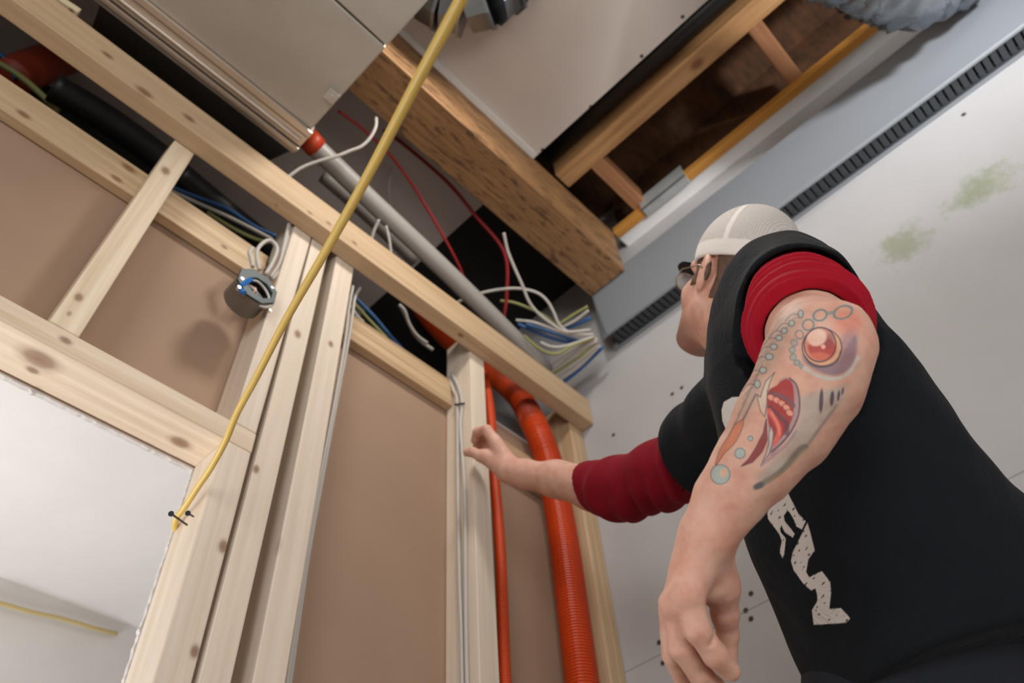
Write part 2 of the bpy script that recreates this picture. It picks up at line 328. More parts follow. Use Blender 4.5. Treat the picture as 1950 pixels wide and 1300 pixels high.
# foil flexible duct
P=catmull([D(1330,-200,2.0)*np.array([1,1,1.0])+np.array([0,0,.45]),D(1400,-150,1.95)+np.array([0,0,.12]),D(1480,-110,1.9),D(1620,-55,1.93),D(1730,-12,1.98),D(1860,-75,2.05)],14); rr=[.088*(1+.05*math.sin(i*1.9)+.03*math.sin(i*.7)) for i in range(len(P))]
V,Fc=tubev(P,rr,28); V=[np.array(v)+.004*rng.normal(size=3) for v in V]
tag(mesh('flexible_duct',V,Fc,m_foil,smooth=True),'crinkled silver foil duct at the top right above the grey convector','duct')
def cable(name,pts,r,mat,label,cat='cable',group=None,n=8,step=8):
    P=catmull(pts,step); V,Fc=tubev(P,r,n); return tag(mesh(name,V,Fc,mat,smooth=True),label,cat,group)
m_cw=plain('white_cable_sheath',(190,184,176),.5); m_cb=plain('blue_cable_sheath',(48,96,150),.5); m_cg=plain('green_cable_sheath',(150,150,92),.5)
m_cr=plain('red_wire_sheath',(150,28,30),.5); m_pvc=plain('grey_pipe',(164,158,152),.4); m_black=plain('black_pipe_mat',(38,36,36),.45,nz=.3,nscale=12)
pp=cable('plastic_pipe',[D(592,272,2.12),D(700,376,2.2),D(860,527,2.32),D(1040,705,2.50)],.0275,m_pvc,'thick pale grey plastic pipe running down to the right above the ledger beam','pipe',n=18)
cv_,cf_=tubev([D(585,262,2.11),D(603,282,2.13)],.031,16); mesh('coupling',cv_,cf_,plain('orange_plastic',(190,62,24),.45),pp,True)['label']='orange coupling'
cable('plastic_pipe',[D(615,335,2.24),D(700,410,2.32),D(790,497,2.41)],.02,plain('grey_pipe_dim',(140,134,128),.5),'thinner grey pipe just below and behind the thick pale pipe','pipe',n=14)
cable('insulated_pipe',[on(100,165,1,1.22),on(215,235,1,1.22),on(335,322,1,1.24)],.036,m_black,'dark insulated pipe left of the cripple stud behind the ledger','pipe',n=16)
cable('insulated_pipe',[on(345,330,1,1.24),on(420,392,1,1.26),on(530,480,1,1.28)],.030,m_black,'dark insulated pipe right of the cripple stud behind the ledger','pipe',n=16)
cable('black_drain_pipe',[(1.042,-3.3,2.42),(1.042,.66,2.42)],.043,plain('black_gloss',(24,24,26),.35),'long black pipe in the gap between ceiling board and joist','pipe',n=20,step=4)
cable('ventilation_boot',[on(20,150,1,1.35),on(65,128,1,1.36),on(140,100,1,1.38)],.05,plain('red_brown_plastic',(150,52,30),.5),'dark orange plastic pipe end in the shadow at the far left','pipe',n=14)
# corrugated orange hoses
m_or=plain('orange_hose',(204,66,4),.42,nz=.06,nscale=8)
def hose(pts,R,label,pitch):
    P=catmull(pts,10); s=np.concatenate([[0],np.cumsum(np.linalg.norm(np.diff(P,axis=0),axis=1))]); m=int(s[-1]/pitch*4); t=np.linspace(0,s[-1],m)
    Q=np.stack([np.interp(t,s,P[:,k]) for k in range(3)],1); r=[R*(1+.035*(1 if (i//2)%2 else -1)) for i in range(m)]
    V,Fc=tubev(Q,r,20); return tag(mesh('corrugated_hose',V,Fc,m_or,smooth=False),label,'hose')
yh=1.03
hose([on(x,y,1,yy) for x,y,yy in [(790,570,1.40),(850,640,1.36),(925,700,1.25),(985,752,1.14),(1018,810,1.045),(1042,870,1.03),(1058,940,yh),(1075,1040,yh),(1092,1170,yh),(1112,1330,yh),(1140,1560,yh)]],.0375,'thick orange corrugated hose curving down near the white wall',.0075)
hose([on(x,y,1,yy) for x,y,yy in [(915,700,1.12),(927,740,1.05),(935,800,1.03),(939,880,1.03),(948,980,1.03),(955,1100,1.03),(962,1320,1.03),(968,1520,1.03)]],.0125,'thin orange corrugated hose along the right side of the stud under the hand',.006)
# cables above the ledger
def crop(pts,ox,oy,s): return [(ox+x/s,oy+y/s) for x,y in pts]
def cab(pts,d,r,mat,label,cat='cable',group=None):
    n=len(pts); ds=np.linspace(d[0],d[1],n) if isinstance(d,tuple) else [d]*n
    return cable('cable',[D(x,y,dd) for (x,y),dd in zip(pts,ds)],r,mat,label,cat,group)
c3=lambda *p: crop(p,820,480,5.417)
GC='cables gathered beside the grey convector'
cab(c3((755,-200),(775,-100),(800,0),(860,150),(950,350),(1010,500),(1100,620),(1250,740),(1400,820),(1650,800)),(2.36,2.42),.0048,m_cw,'white cable hanging straight down out of the dark into the bundle by the convector',group=GC)
cab(c3((250,530),(430,450),(620,400),(800,375),(950,380),(1100,420),(1200,500),(1270,620),(1330,750),(1450,830),(1660,850)),(2.45,2.44),.0048,m_cw,'white cable arching in a big loop behind the pale pipe to the convector',group=GC)
cab(c3((720,500),(860,520),(1020,580),(1180,660),(1300,760),(1420,840)),(2.5,2.46),.0048,m_cg,'yellow green cable under the white arch beside the convector',group=GC)
cab(c3((880,700),(1050,720),(1200,770),(1350,830),(1500,850),(1680,850)),(2.44,2.42),.0048,m_cw,'white cable lying level over the blue cables beside the convector',group=GC)
cab(c3((980,740),(1200,810),(1400,880),(1550,920),(1680,890)),(2.48,2.44),.006,m_cb,'upper of the two blue cables between pale pipe and convector',group=GC)
cab(c3((900,740),(1100,830),(1300,900),(1500,935),(1690,900)),(2.5,2.45),.006,m_cb,'lower of the two blue cables between pale pipe and convector',group=GC)
cab(c3((960,860),(1100,980),(1220,1040),(1330,1040),(1450,970),(1680,880)),(2.40,2.42),.0048,m_cg,'greenish cable sagging lowest in front of the pale pipe end',group=GC)
cab(c3((1130,930),(1250,975),(1400,965),(1690,870)),(2.42,2.42),.0048,m_cw,'white cable in a short sag just above the lowest greenish cable',group=GC)
cab(c3((1185,1190),(1350,1080),(1550,960),(1720,895)),(2.5,2.42),.006,m_cw,'first white cable of the flat fan over the ledger end',group=GC)
cab(c3((1215,1230),(1390,1110),(1560,1000),(1720,915)),(2.5,2.42),.006,m_cw,'second white cable of the flat fan over the ledger end',group=GC)
cab(c3((1240,1265),(1450,1130),(1725,935)),(2.5,2.43),.005,m_cg,'greenish cable between the white ones in the fan over the ledger end',group=GC)
cab(c3((1270,1300),(1500,1140),(1730,950)),(2.5,2.43),.006,m_cw,'third white cable of the flat fan over the ledger end',group=GC)
cab(c3((1310,1340),(1540,1170),(1745,965)),(2.5,2.43),.005,m_cw,'white cable next to the blue one at the white wall edge of the fan',group=GC)
cab(c3((1360,1350),(1560,1190),(1780,975)),(2.5,2.44),.006,m_cb,'blue cable lying against the white wall over the ledger end',group=GC)
cab(c3((1330,740),(1480,640),(1620,560)),(2.46,2.42),.0045,m_cg,'greenish cable climbing to the upper end of the convector',group=GC)
cab(c3((1370,770),(1500,700),(1630,600)),(2.46,2.42),.0045,m_cw,'white cable climbing to the upper end of the convector',group=GC)
cab(c3((1400,790),(1540,730),(1650,680)),(2.47,2.42),.006,m_cb,'short blue cable climbing to the end of the convector',group=GC)
c2=lambda *p: crop(p,550,180,6.5)
cab(c2((-20,1030),(150,910),(350,830),(600,760),(750,700),(900,640),(1010,530),(1075,400),(1080,290)),(1.98,2.1),.0045,m_cw,'white cable curling up from the ledger in front of the pale pipe')
cab([(644,211),(690,245),(736,288),(770,330),(802,378),(850,460),(880,520),(890,560)],(2.2,2.45),.0045,m_cr,'thin dark red wire crossing behind the yellow cable down to the bundle','wire')
cab([(640,185),(690,222),(760,268),(850,345),(905,410),(960,480),(965,560),(955,630)],(2.45,2.5),.006,m_cr,'dark red wire running along the lower edge of the laminated beam','wire')
cab([(722,418),(712,440),(704,470)],(2.2,2.2),.0045,m_cw,'short white cable loop end showing above the ledger below the pale pipe')
cab([(735,430),(742,460),(745,490)],(2.2,2.2),.004,m_cw,'second short white cable just right of the loop end above the ledger')
cab([(745,320),(740,360),(745,400)],(2.5,2.5),.004,m_cw,'faint white cable hanging between pale pipe and laminated beam')
# cables in the slot under the ledger
cab([(-30,85),(0,103),(15,122),(30,150)],1.98,.0055,m_cb,'blue cable in the slot at the far left edge')
cab([(-30,108),(0,122),(35,143),(69,171),(111,212)],1.90,.008,m_cg,'olive green cable bending over the left blocking board')
cab([(325,356),(380,377),(433,398),(483,430),(525,450)],(2.0,2.02),.0055,m_cb,'blue cable right of the cripple stud in the slot')
cab([(325,363),(380,388),(433,412),(483,437),(530,462)],(1.96,2.0),.005,m_cw,'white cable lying below the blue one right of the cripple stud')
cab([(395,404),(440,432),(480,452),(512,462)],(1.98,2.0),.005,m_cg,'greenish cable lowest in the slot above the metal box')
c5=lambda *p: crop(p,640,500,6.5)
cab(c5((200,400),(450,650),(620,850),(830,1090)),2.28,.0065,m_cb,'blue cable diving behind the blocking board right of the free stud')
cab(c5((200,480),(400,700),(590,900),(640,960)),2.25,.0055,m_cg,'greenish cable beside the blue one right of the free stud')
cab(c5((180,540),(260,660),(340,740)),2.2,.005,m_cw,'short white cable end resting on the blocking board right of the free stud')
cab(c5((780,520),(850,600),(900,750),(1000,900),(1130,1000)),2.25,.0055,m_cw,'upper white cable in front of the orange hose in the slot')
cab(c5((800,540),(880,700),(960,870),(1060,980),(1200,1080)),2.27,.0055,m_cw,'lower white cable in front of the orange hose in the slot')
# cables running down the studs
def onx(pts,ax,v): return [on(x,y,ax,v) for x,y in pts]
cable('cable',onx([(686,548),(676,566),(671,600),(663,650),(640,770),(610,930),(585,1070),(553,1290),(535,1420)],1,1.035),.0042,m_cw,'white cable down the right side of the free stud, front one','cable')
cable('cable',onx([(672,545),(664,590),(657,650),(634,780),(603,940),(578,1090),(546,1300),(530,1420)],1,1.018),.0038,m_cw,'white cable down the right side of the free stud, back one','cable')
GS='cables down the side of the stud with the hand'
cable('cable',[(x-0.004,y,z) for x,y,z in onx([(857,721),(866,745),(873,770),(874,892),(877,1084),(881,1196),(884,1330),(888,1500)],0,1.0)],.0045,m_cw,'left of two white cables down the stud under the hand','cable',GS)
cable('cable',[(x-0.004,y,z) for x,y,z in onx([(862,712),(876,740),(882,770),(879,815),(887,930),(889,1084),(890,1196),(893,1330),(897,1500)],0,1.0)],.0045,m_cw,'right of two white cables down the stud under the hand','cable',GS)
cable('cable_clip',[on(866,770,0,.992),on(884,768,0,.992)],.003,plain('dark_clip',(60,62,60),.5),'small dark clip holding the two white cables near the blocking board','clip')
# yellow cable towards the camera
m_y=plain('yellow_cable_sheath',(218,184,92),.35,nz=.05,nscale=9)
pts=[(-60,2.2)]
YP=[(338,1013,1.30),(333,1003,1.275),(337,985,1.262),(352,965,1.255),(378,925,1.24),(403,888,1.22),(430,838,1.19),(452,785,1.15),(486,722,1.09),(545,608,.99),(622,475,.87),(700,335,.77),(792,160,.67),(880,-5,.60),(950,-150,.54)]
cable('yellow_cable',[D(*p) for p in YP]+[np.array([.12,-.02,.75]),np.array([.30,-.22,1.25]),np.array([.46,-.34,1.9]),np.array([.475,-.36,2.2]),np.array([.48,-.36,ZC-.008])],.0050,m_y,'long yellow cable hooked over a nail and sweeping up in front of everything','cable',n=16,step=10)
cable('yellow_cable',[on(-40,1138,1,2.70),on(0,1148,1,2.70),on(60,1165,1,2.70),(on(120,1178,1,2.70)),on(180,1196,1,2.70),on(222,1206,1,2.71)],.007,plain('far_yellow',(196,176,120),.5),'blurred yellow cable on the far wall seen through the doorway','cable')
m_nail=plain('black_steel',(40,38,40),.4,.6)
def nail(a,b,label):
    a=np.array(a);b=np.array(b); t=(b-a)/np.linalg.norm(b-a); mb=MB(); mb.tube([a,b],.0016,8); mb.tube([a-t*.001,a+t*.0005,a+t*.004],[.0042,.0040,.0016],10); tag(mb.build('nail',m_nail),label,'nail')
nail(on(326,978,1,.955),on(356,999,1,1.002),'long black screw holding the yellow cable at the doorway edge')
nail(on(358,977,1,.980),on(368,983,1,1.002),'short black nail just right of the yellow cable hook')
# ------------------------------------------------------------------ junction box
bc=on(489,546,1,.975); jb=empty('junction_box',bc,'round galvanised electrical box full of wires on the short stud','electrical box')
m_jb=galv('box_metal',(150,146,142),(112,108,104),.45); m_jd=plain('box_dark',(52,64,64),.5,.15)
def ringv(c,R,n,y,ph=0): return [(c[0]+R*math.cos(2*math.pi*(k+ph)/n),y,c[2]+R*math.sin(2*math.pi*(k+ph)/n)) for k in range(n)]
n=28;R=.041;y0=.975;y1=1.03
V=ringv(bc,R,n,y0)+ringv(bc,R,n,y1)+ringv(bc,R*.95,n,y0)+ringv(bc,R*.95,n,y1-.003)+[(bc[0],y1,bc[2]),(bc[0],y1-.003,bc[2])]
Fc=[]
for k in range(n):
    j=(k+1)%n; Fc+=[(k,j,n+j,n+k),(2*n+j,2*n+k,3*n+k,3*n+j),(j,k,2*n+k,2*n+j),(n+k,n+j,4*n),(3*n+j,3*n+k,4*n+1)]
mesh('box_body',V,Fc,m_jb,jb)
n=8; V=ringv(bc,.047,n,y0-.004,.5)+ringv(bc,.047,n,y0+.001,.5); n2=8
V+=[(bc[0]+.006+.030*math.cos(2*math.pi*(k+.5)/n),y0-.004,bc[2]-.002+.026*math.sin(2*math.pi*(k+.5)/n)) for k in range(n)]+[(bc[0]+.006+.030*math.cos(2*math.pi*(k+.5)/n),y0+.012,bc[2]-.002+.026*math.sin(2*math.pi*(k+.5)/n)) for k in range(n)]
Fc=[]
for k in range(n):
    j=(k+1)%n; Fc+=[(k,j,n+j,n+k),(j,k,2*n+k,2*n+j),(2*n+j,2*n+k,3*n+k,3*n+j),(n+k,n+j,3*n+j,3*n+k)]
bevel(mesh('mounting_ring',V,Fc,m_jd,jb),.001)
for x,y in [(462,530),(519,547),(456,546),(515,590)]:
    p=on(x,y,1,y0-.005); MB().tube([p,p+np.array([0,.008,0])],.0035,10).build('screw',plain('bright_screw',(225,225,220),.2,.9),jb)
for k,(x,y,x2,y2) in enumerate([(458,545,478,532),(458,552,466,558)]):
    MB().tube([on(x,y,1,y0-.001),on(x2,y2,1,y0-.006)],.0055,6).build('wire_connector',plain('blue_plastic',(36,110,190),.35),jb)
loops=[[(474,534),(490,536),(504,550),(512,566),(508,574)],[(466,548),(478,562),(490,574),(503,578)],[(476,544),(486,552),(490,566),(482,562),(486,548)],[(494,582),(508,585),(520,578),(522,566)],[(470,540),(488,556),(498,568)]]
for k,l in enumerate(loops):
    V,Fc=tubev(catmull([on(x,y,1,y0+.004-.003*(i%2)) for i,(x,y) in enumerate(l)],6),.0028,7); mesh('inner_wire',V,Fc,[m_cw,plain('grey_wire',(150,140,134),.4),plain('copper_wire',(190,150,130),.35,.4)][k%3],jb,True)
for k,l in enumerate([[(494,514),(489,491),(491,474),(503,461),(515,458),(526,468),(527,480),(518,502),(506,522)],[(481,508),(478,492),(475,482),(480,472)],[(514,528),(528,508),(535,491),(540,471),(546,445),(552,420)],[(517,532),(532,514),(538,495),(541,480),(548,450),(556,425)]]):
    cable('cable',[on(x,y,1,.995+.006*k) for x,y in l],.0046,m_cw,['white cable curled in a loop above the round metal box','short white cable entering the left top of the round metal box','left of two white cables from the round metal box up under the ledger','right of two white cables from the round metal box up under the ledger'][k],'cable')
# ------------------------------------------------------------------ wall convector
cv=empty('wall_convector',(1.44,-1.2,1.885),'long grey convector with a slotted underside high on the white wall','convector')
m_cv=plain('grey_powder_coat',(128,132,137),.45); m_cvd=plain('dark_grille',(58,62,66),.45); m_cvb=plain('grille_black',(16,17,18),.7)
x0=1.402;x1=XW-.001;z0=1.885;z1=2.14;ye=.815
prof=[(x0,z1),(x0,z0+.004),(x0+.004,z0),(x0+.010,z0),(x0+.010,z0+.05),(x1-.012,z0+.05),(x1-.012,z0),(x1,z0),(x1,z1)]
V=[];ya,yb=-3.38,ye
V=[(x,ya,z) for x,z in prof]+[(x,yb-(0.02 if x<x0+.005 and z<z0+.05 else 0),z) for x,z in prof]; n=len(prof)
Fc=[(k,(k+1)%n,n+(k+1)%n,n+k) for k in range(n)]+[tuple(range(n-1,-1,-1)),tuple(n+k for k in range(n))]
mesh('convector_body',V,Fc,m_cv,cv)
MB().box((x0+.0102,ya+.01,z0+.03),(x1-.0122,yb-.03,z0+.0495)).build('dark_cavity',m_cvb,cv)
mb=MB(); y=yb-.035; k=0
while y>-1.35:
    mb.obox(((x0+x1)/2-.001,y,z0+.008),((x1-x0)/2-.0115,0,0),(0,.0068,.002),(0,-.001,.0035)); y-=.0205
o=mb.build('grille_slat',m_cvd,cv)
mb=MB(); mb.box((x0+.0102,ya+.02,z0+.001),(x0+.0135,yb-.02,z0+.012)).box((x1-.0155,ya+.02,z0+.001),(x1-.0122,yb-.02,z0+.012)).build('grille_rim',m_cvd,cv)
# galvanised bracket over the edge board
p=on(1232,410,2,ZC-.016);q=on(1315,345,2,ZC-.016)
mb=MB(); mb.box((1.385,q[1],ZC-.018),(1.424,p[1],ZC-.0125)); mb.box((1.385,q[1],ZC-.018),(1.3915,p[1],ZC+.05)); mb.tube([(1.405,p[1]-.02,ZC-.018),(1.405,p[1]-.02,ZC-.021)],.005,10)
bevel(tag(mb.build('metal_bracket',plain('dull_zinc',(176,180,180),.5,.3,nz=.08,nscale=20)),'grey zinc bracket wrapped around the orange edge board','bracket'),.0015)
# ------------------------------------------------------------------ person
def seg(p,a,b,ra,rb):
    a=np.asarray(a,np.float32);b=np.asarray(b,np.float32); ba=b-a; pa=p-a; h=np.clip((pa@ba)/(ba@ba),0,1)
    return np.linalg.norm(pa-h[:,None]*ba,axis=1)-(ra+(rb-ra)*h)
def ell(p,c,R,r):
    q=(p-np.asarray(c,np.float32))@np.asarray(R,np.float32); r=np.asarray(r,np.float32); k0=np.linalg.norm(q/r,axis=1); k1=np.linalg.norm(q/(r*r),axis=1)+1e-9
    return k0*(k0-1)/k1
def smin(a,b,k):
    h=np.clip(.5+.5*(b-a)/k,0,1); return b+(a-b)*h-k*h*(1-h)
def smax(a,b,k): return -smin(-a,-b,k)
def chain(p,pts,k=.02):
    d=None
    for (a,ra),(b,rb) in zip(pts[:-1],pts[1:]):
        s=seg(p,a,b,ra,rb); d=s if d is None else smin(d,s,k)
    return d
def surf(f,lo,hi,h):
    lo=np.array(lo,float);hi=np.array(hi,float); B=8; nb=np.ceil((hi-lo)/(h*B)).astype(int); n=nb*B
    V=np.empty(n,np.float32)
    ci=np.stack(np.meshgrid(*[np.arange(k) for k in nb],indexing='ij'),-1).reshape(-1,3); cc=lo+(ci*B+(B-1)/2)*h
    fv=f(cc.astype(np.float32)); act=np.abs(fv)<h*B*1.15+.006
    Vb=V.reshape(nb[0],B,nb[1],B,nb[2],B)
    tmp=np.where(fv<0,-1.,1.).astype(np.float32).reshape(tuple(nb)); Vb[:]=tmp[:,None,:,None,:,None]
    off=np.stack(np.meshgrid(*[np.arange(B)]*3,indexing='ij'),-1).reshape(-1,3)
    ai=ci[act]
    for s in range(0,len(ai),1500):
        a=ai[s:s+1500]; P=lo+((a*B)[:,None,:]+off[None])*h; v=f(P.reshape(-1,3).astype(np.float32)).reshape(len(a),B,B,B)
        for q in range(len(a)): Vb[a[q,0],:,a[q,1],:,a[q,2],:]=v[q]
    sg=V<0
    e=np.zeros(tuple(n-1),np.int8)
    for i in (0,1):
        for j in (0,1):
            for k in (0,1): e+=sg[i:n[0]-1+i,j:n[1]-1+j,k:n[2]-1+k]
    cells=np.argwhere((e>0)&(e<8)); idx=-np.ones(tuple(n-1),np.int32); idx[tuple(cells.T)]=np.arange(len(cells))
    acc=np.zeros((len(cells),3));cnt=np.zeros(len(cells))
    cs=[(i,j,k) for i in(0,1) for j in(0,1) for k in(0,1)]
    cv={c:V[cells[:,0]+c[0],cells[:,1]+c[1],cells[:,2]+c[2]] for c in cs}
    for c in cs:
        for ax in range(3):
            if c[ax]==0:
                c2=list(c);c2[ax]=1;c2=tuple(c2); a=cv[c];b=cv[c2]; m=(a<0)!=(b<0)
                t=np.where(m,a/np.where(a-b==0,1,a-b),0); p=np.zeros((len(cells),3)); p[:]=c; p[:,ax]+=t; acc[m]+=p[m];cnt[m]+=1
    Vx=lo+(cells+acc/cnt[:,None])*h
    Q=[]
    for ax in range(3):
        u,v=(ax+1)%3,(ax+2)%3
        sl0=[slice(None)]*3;sl1=[slice(None)]*3; sl0[ax]=slice(0,n[ax]-1);sl1[ax]=slice(1,n[ax])
        a=sg[tuple(sl0)];b=sg[tuple(sl1)]; ch=np.argwhere(a!=b); ok=(ch[:,u]>0)&(ch[:,v]>0)&(ch[:,u]<n[u]-1)&(ch[:,v]<n[v]-1); ch=ch[ok]; ins=a[tuple(ch.T)]
        q=[]
        for du,dv in((-1,-1),(0,-1),(0,0),(-1,0)):
            c=ch.copy();c[:,u]+=du;c[:,v]+=dv;q.append(idx[tuple(c.T)])
        q=np.stack(q,1); q[~ins]=q[~ins][:,::-1]; Q.append(q)
    return Vx,np.concatenate(Q)
def split_faces(V,Q,sel,f=None,h=.001):
    """quarter the selected quads (twice the density), new points pushed onto the surface f"""
    V=list(map(tuple,V)); em={}; out=[]
    selected=set(np.nonzero(sel)[0].tolist())
    QL=Q.tolist()
    def mid(a,b):
        k=(a,b) if a<b else (b,a)
        if k not in em:
            em[k]=len(V); V.append(tuple((V[a][i]+V[b][i])/2 for i in range(3)))
        return em[k]
    n0=len(V)
    for s in selected:
        a,b,c,d=QL[s]; ab,bc,cd,da=mid(a,b),mid(b,c),mid(c,d),mid(d,a); m=len(V); V.append(tuple(sum(V[x][i] for x in(a,b,c,d))/4 for i in range(3)))
        out+=[(a,ab,m,da),(ab,b,bc,m),(m,bc,c,cd),(da,m,cd,d)]
    rest=[]
    for i,q in enumerate(QL):
        if i in selected: continue
        p=[]
        for k in range(4):
            a,b=q[k],q[(k+1)%4]; p.append(a); kk=(a,b) if a<b else (b,a)
            if kk in em: p.append(em[kk])
        rest.append(tuple(p))
    V=np.array(V)
    if f is not None:
        P=V[n0:]
        for _ in range(2):
            e=h*.5; g=np.stack([f((P+np.eye(3)[k]*e).astype(np.float32))-f((P-np.eye(3)[k]*e).astype(np.float32)) for k in range(3)],1)/(2*e)
            d=f(P.astype(np.float32)); P=P-(g*d[:,None])/np.maximum((g*g).sum(1),.2)[:,None]
        V[n0:]=P
    return V,out,rest
def vnoise(p,s,seed=0):
    """smooth value noise from sines"""
    q=p*s; r=0
    for i,(a,b,c) in enumerate([(1.,.7,.4),(-.6,1.1,.9),(.8,-.5,1.3),(1.7,1.3,-1.1),(-1.9,.6,1.5)]):
        r=r+np.sin(q[:,0]*a+q[:,1]*b+q[:,2]*c+seed*1.7+i*2.1)*(.3 if i<3 else .15)
    return r
def PX(x,y,d,hw): return (D(x,y,d),hw*d/F)
# ---- left arm (tattooed, near the camera)
ELB=D(1557,668,.800); SHL=D(1512,548,1.085)
FA=[PX(1560,672,.805,88),PX(1540,728,.800,93),PX(1492,806,.795,86),PX(1436,884,.787,70),PX(1384,955,.780,56),PX(1352,1010,.776,46)]
def left_arm(p):
    d=chain(p,[(SHL,.058),(D(1535,610,.93),.050),(ELB,.046)],.02)
    d=smin(d,chain(p,FA,.02),.02)
    d=smin(d,seg(p,D(1607,632,.802),D(1612,650,.80),.020,.020),.03)      # elbow point
    w=D(1350,1015,.776)
    def mt(a,ra,b,rb,k=.012):
        nonlocal hd
        s=seg(p,a,b,ra,rb); hd=s if hd is None else smin(hd,s,k)
    hd=None
    mt(D(1352,1020,.776),.0205,D(1312,1132,.762),.0150)      # index metacarpal
    mt(D(1340,1020,.785),.0205,D(1290,1148,.775),.0150)
    mt(D(1332,1025,.798),.0200,D(1283,1160,.795),.0140)
    mt(D(1325,1030,.808),.0180,D(1288,1170,.812),.0125)
    mt(D(1340,1040,.79),.022,D(1345,1110,.788),.018)
    mt(D(1362,1040,.788),.0170,D(1369,1115,.802),.0200,.014) # thumb base
    fi=[
     [(D(1309,1130,.762),.0150),(D(1329,1200,.750),.0125),(D(1362,1246,.752),.0112),(D(1391,1277,.760),.0098)],
     [(D(1288,1148,.775),.0145),(D(1297,1232,.768),.0122),(D(1334,1284,.772),.0108),(D(1375,1316,.782),.0095)],
     [(D(1281,1160,.795),.0135),(D(1283,1248,.795),.0115),(D(1308,1304,.800),.0102),(D(1350,1340,.806),.009)],
     [(D(1286,1170,.812),.012),(D(1290,1245,.822),.010),(D(1306,1290,.828),.009),(D(1335,1325,.832),.008)]]
    for c in fi: hd=smin(hd,chain(p,c,.004),.0055)
    th=chain(p,[(D(1370,1105,.802),.019),(D(1380,1168,.812),.0138),(D(1386,1205,.820),.0112),(D(1384,1262,.822),.0098)],.006)
    hd=smin(hd,th,.008)
    # knuckle bumps and creases
    for (x,y,dd,r) in [(1306,1130,.756,.0128),(1284,1150,.768,.0128)]:
        hd=smin(hd,np.linalg.norm(p-D(x,y,dd),axis=1)-r,.01)
    d=smin(d,hd,.018)
    for a,b in [(D(1335,1188,.737),D(1350,1170,.737)),(D(1352,1224,.742),D(1366,1212,.742))]:
        d=smax(d,-(seg(p,a,b,.0022,.0022)),.004)
    # tendons at the wrist, veins
    d=d-.0009*vnoise(p,70,1)-.0005*vnoise(p,190,2)
    return d
# ---- right arm (reaching to the stud)
SHR=D(1392,812,1.28)
RA=[(SHR,.062),(D(1300,888,1.40),.050),(D(1200,925,1.49),.046),(D(1130,928,1.56),.043),(D(1060,912,1.63),.036),(D(1000,903,1.69),.0285),(D(968,894,1.72),.0255)]
def right_arm(p):
    d=chain(p,RA,.02); hd=None
    for (a,ra,b,rb) in [(D(972,890,1.725),.022,D(944,842,1.765),.015),(D(968,890,1.735),.022,D(940,846,1.795),.014),(D(960,892,1.75),.02,D(934,852,1.82),.013),(D(966,900,1.72),.021,D(925,868,1.765),.0165)]:
        s=seg(p,a,b,ra,rb); hd=s if hd is None else smin(hd,s,.012)
    fi=[[(D(944,842,1.765),.0145),(D(927,819,1.785),.0125),(D(909,822,1.815),.011),(D(904,838,1.83),.0095)],
        [(D(941,848,1.795),.0135),(D(930,827,1.825),.012),(D(914,829,1.85),.0105),(D(908,846,1.85),.0095)],
        [(D(934,852,1.82),.0125),(D(924,838,1.85),.0105),(D(912,840,1.86),.0095),(D(908,852,1.855),.0085)],
        [(D(934,862,1.83),.011),(D(926,852,1.85),.0095),(D(916,854,1.86),.0085)]]
    for c in fi: hd=smin(hd,chain(p,c,.004),.005)
    hd=smin(hd,chain(p,[(D(938,876,1.755),.0165),(D(915,868,1.765),.013),(D(901,861,1.775),.011),(D(890,861,1.785),.0098)],.005),.007)
    return smin(d,hd,.015)-.0008*vnoise(p,60,3)
# ---- head
HR=np.array([[.969,.025,-.247],[-.197,.682,-.705],[.151,.731,.665]]); HO=np.array([.914,.240,1.112])
_a=math.radians(-11); HR=HR@np.array([[math.cos(_a),-math.sin(_a),0],[math.sin(_a),math.cos(_a),0],[0,0,1]])
def HL(x,y,z): return HO+HR@np.array([x,y,z])
NB=D(1452,600,1.20)
def head(p):
    I=HR
    d=ell(p,HL(0,-.012,.045),I,(.074,.096,.085))
    d=smin(d,chain(p,[(HL(0,.02,-.02),.060),(HL(0,.045,-.055),.050),(HL(0,.075,-.100),.024)],.03),.03)
    for s in(-1,1):
        d=smin(d,seg(p,HL(.052*s,-.002,-.055),HL(.020*s,.075,-.102),.017,.017),.03)
        d=smin(d,seg(p,HL(.050*s,-.0,-.01),HL(.052*s,-.004,-.055),.020,.016),.025)
        d=smin(d,ell(p,HL(.042*s,.055,-.025),I,(.022,.026,.022)),.025)
        d=smin(d,seg(p,HL(.010*s,.088,.030),HL(.050*s,.068,.028),.010,.009),.018)
        d=smax(d,-(np.linalg.norm(p-HL(.032*s,.100,.008),axis=1)-.017),.012)
        d=smin(d,np.linalg.norm(p-HL(.032*s,.074,.008),axis=1)-.0125,.004)
        e=ell(p,HL(.079*s,-.012,-.002),I@np.array([[math.cos(.35*s),-math.sin(.35*s),0],[math.sin(.35*s),math.cos(.35*s),0],[0,0,1]]),(.0085,.021,.034))
        e=smax(e,-ell(p,HL(.090*s,-.008,.002),I,(.009,.012,.023)),.004); d=smin(d,e,.006)
    d=smin(d,chain(p,[(HL(0,.088,.02),.009),(HL(0,.112,-.022),.0125)],.01),.014)
    for s in(-1,1): d=smin(d,np.linalg.norm(p-HL(.013*s,.102,-.028),axis=1)-.009,.008)
    d=smin(d,seg(p,HL(-.020,.088,-.058),HL(.020,.088,-.058),.009,.009),.012); d=smin(d,seg(p,HL(-.016,.088,-.070),HL(.016,.088,-.070),.009,.009),.008)
    d=smax(d,-seg(p,HL(-.022,.100,-.0635),HL(.022,.100,-.0635),.0025,.0025),.004)
    d=smin(d,chain(p,[(HL(0,-.030,-.03),.056),(HL(0,-.020,-.075),.052),(NB,.060)],.03),.025)
    return d
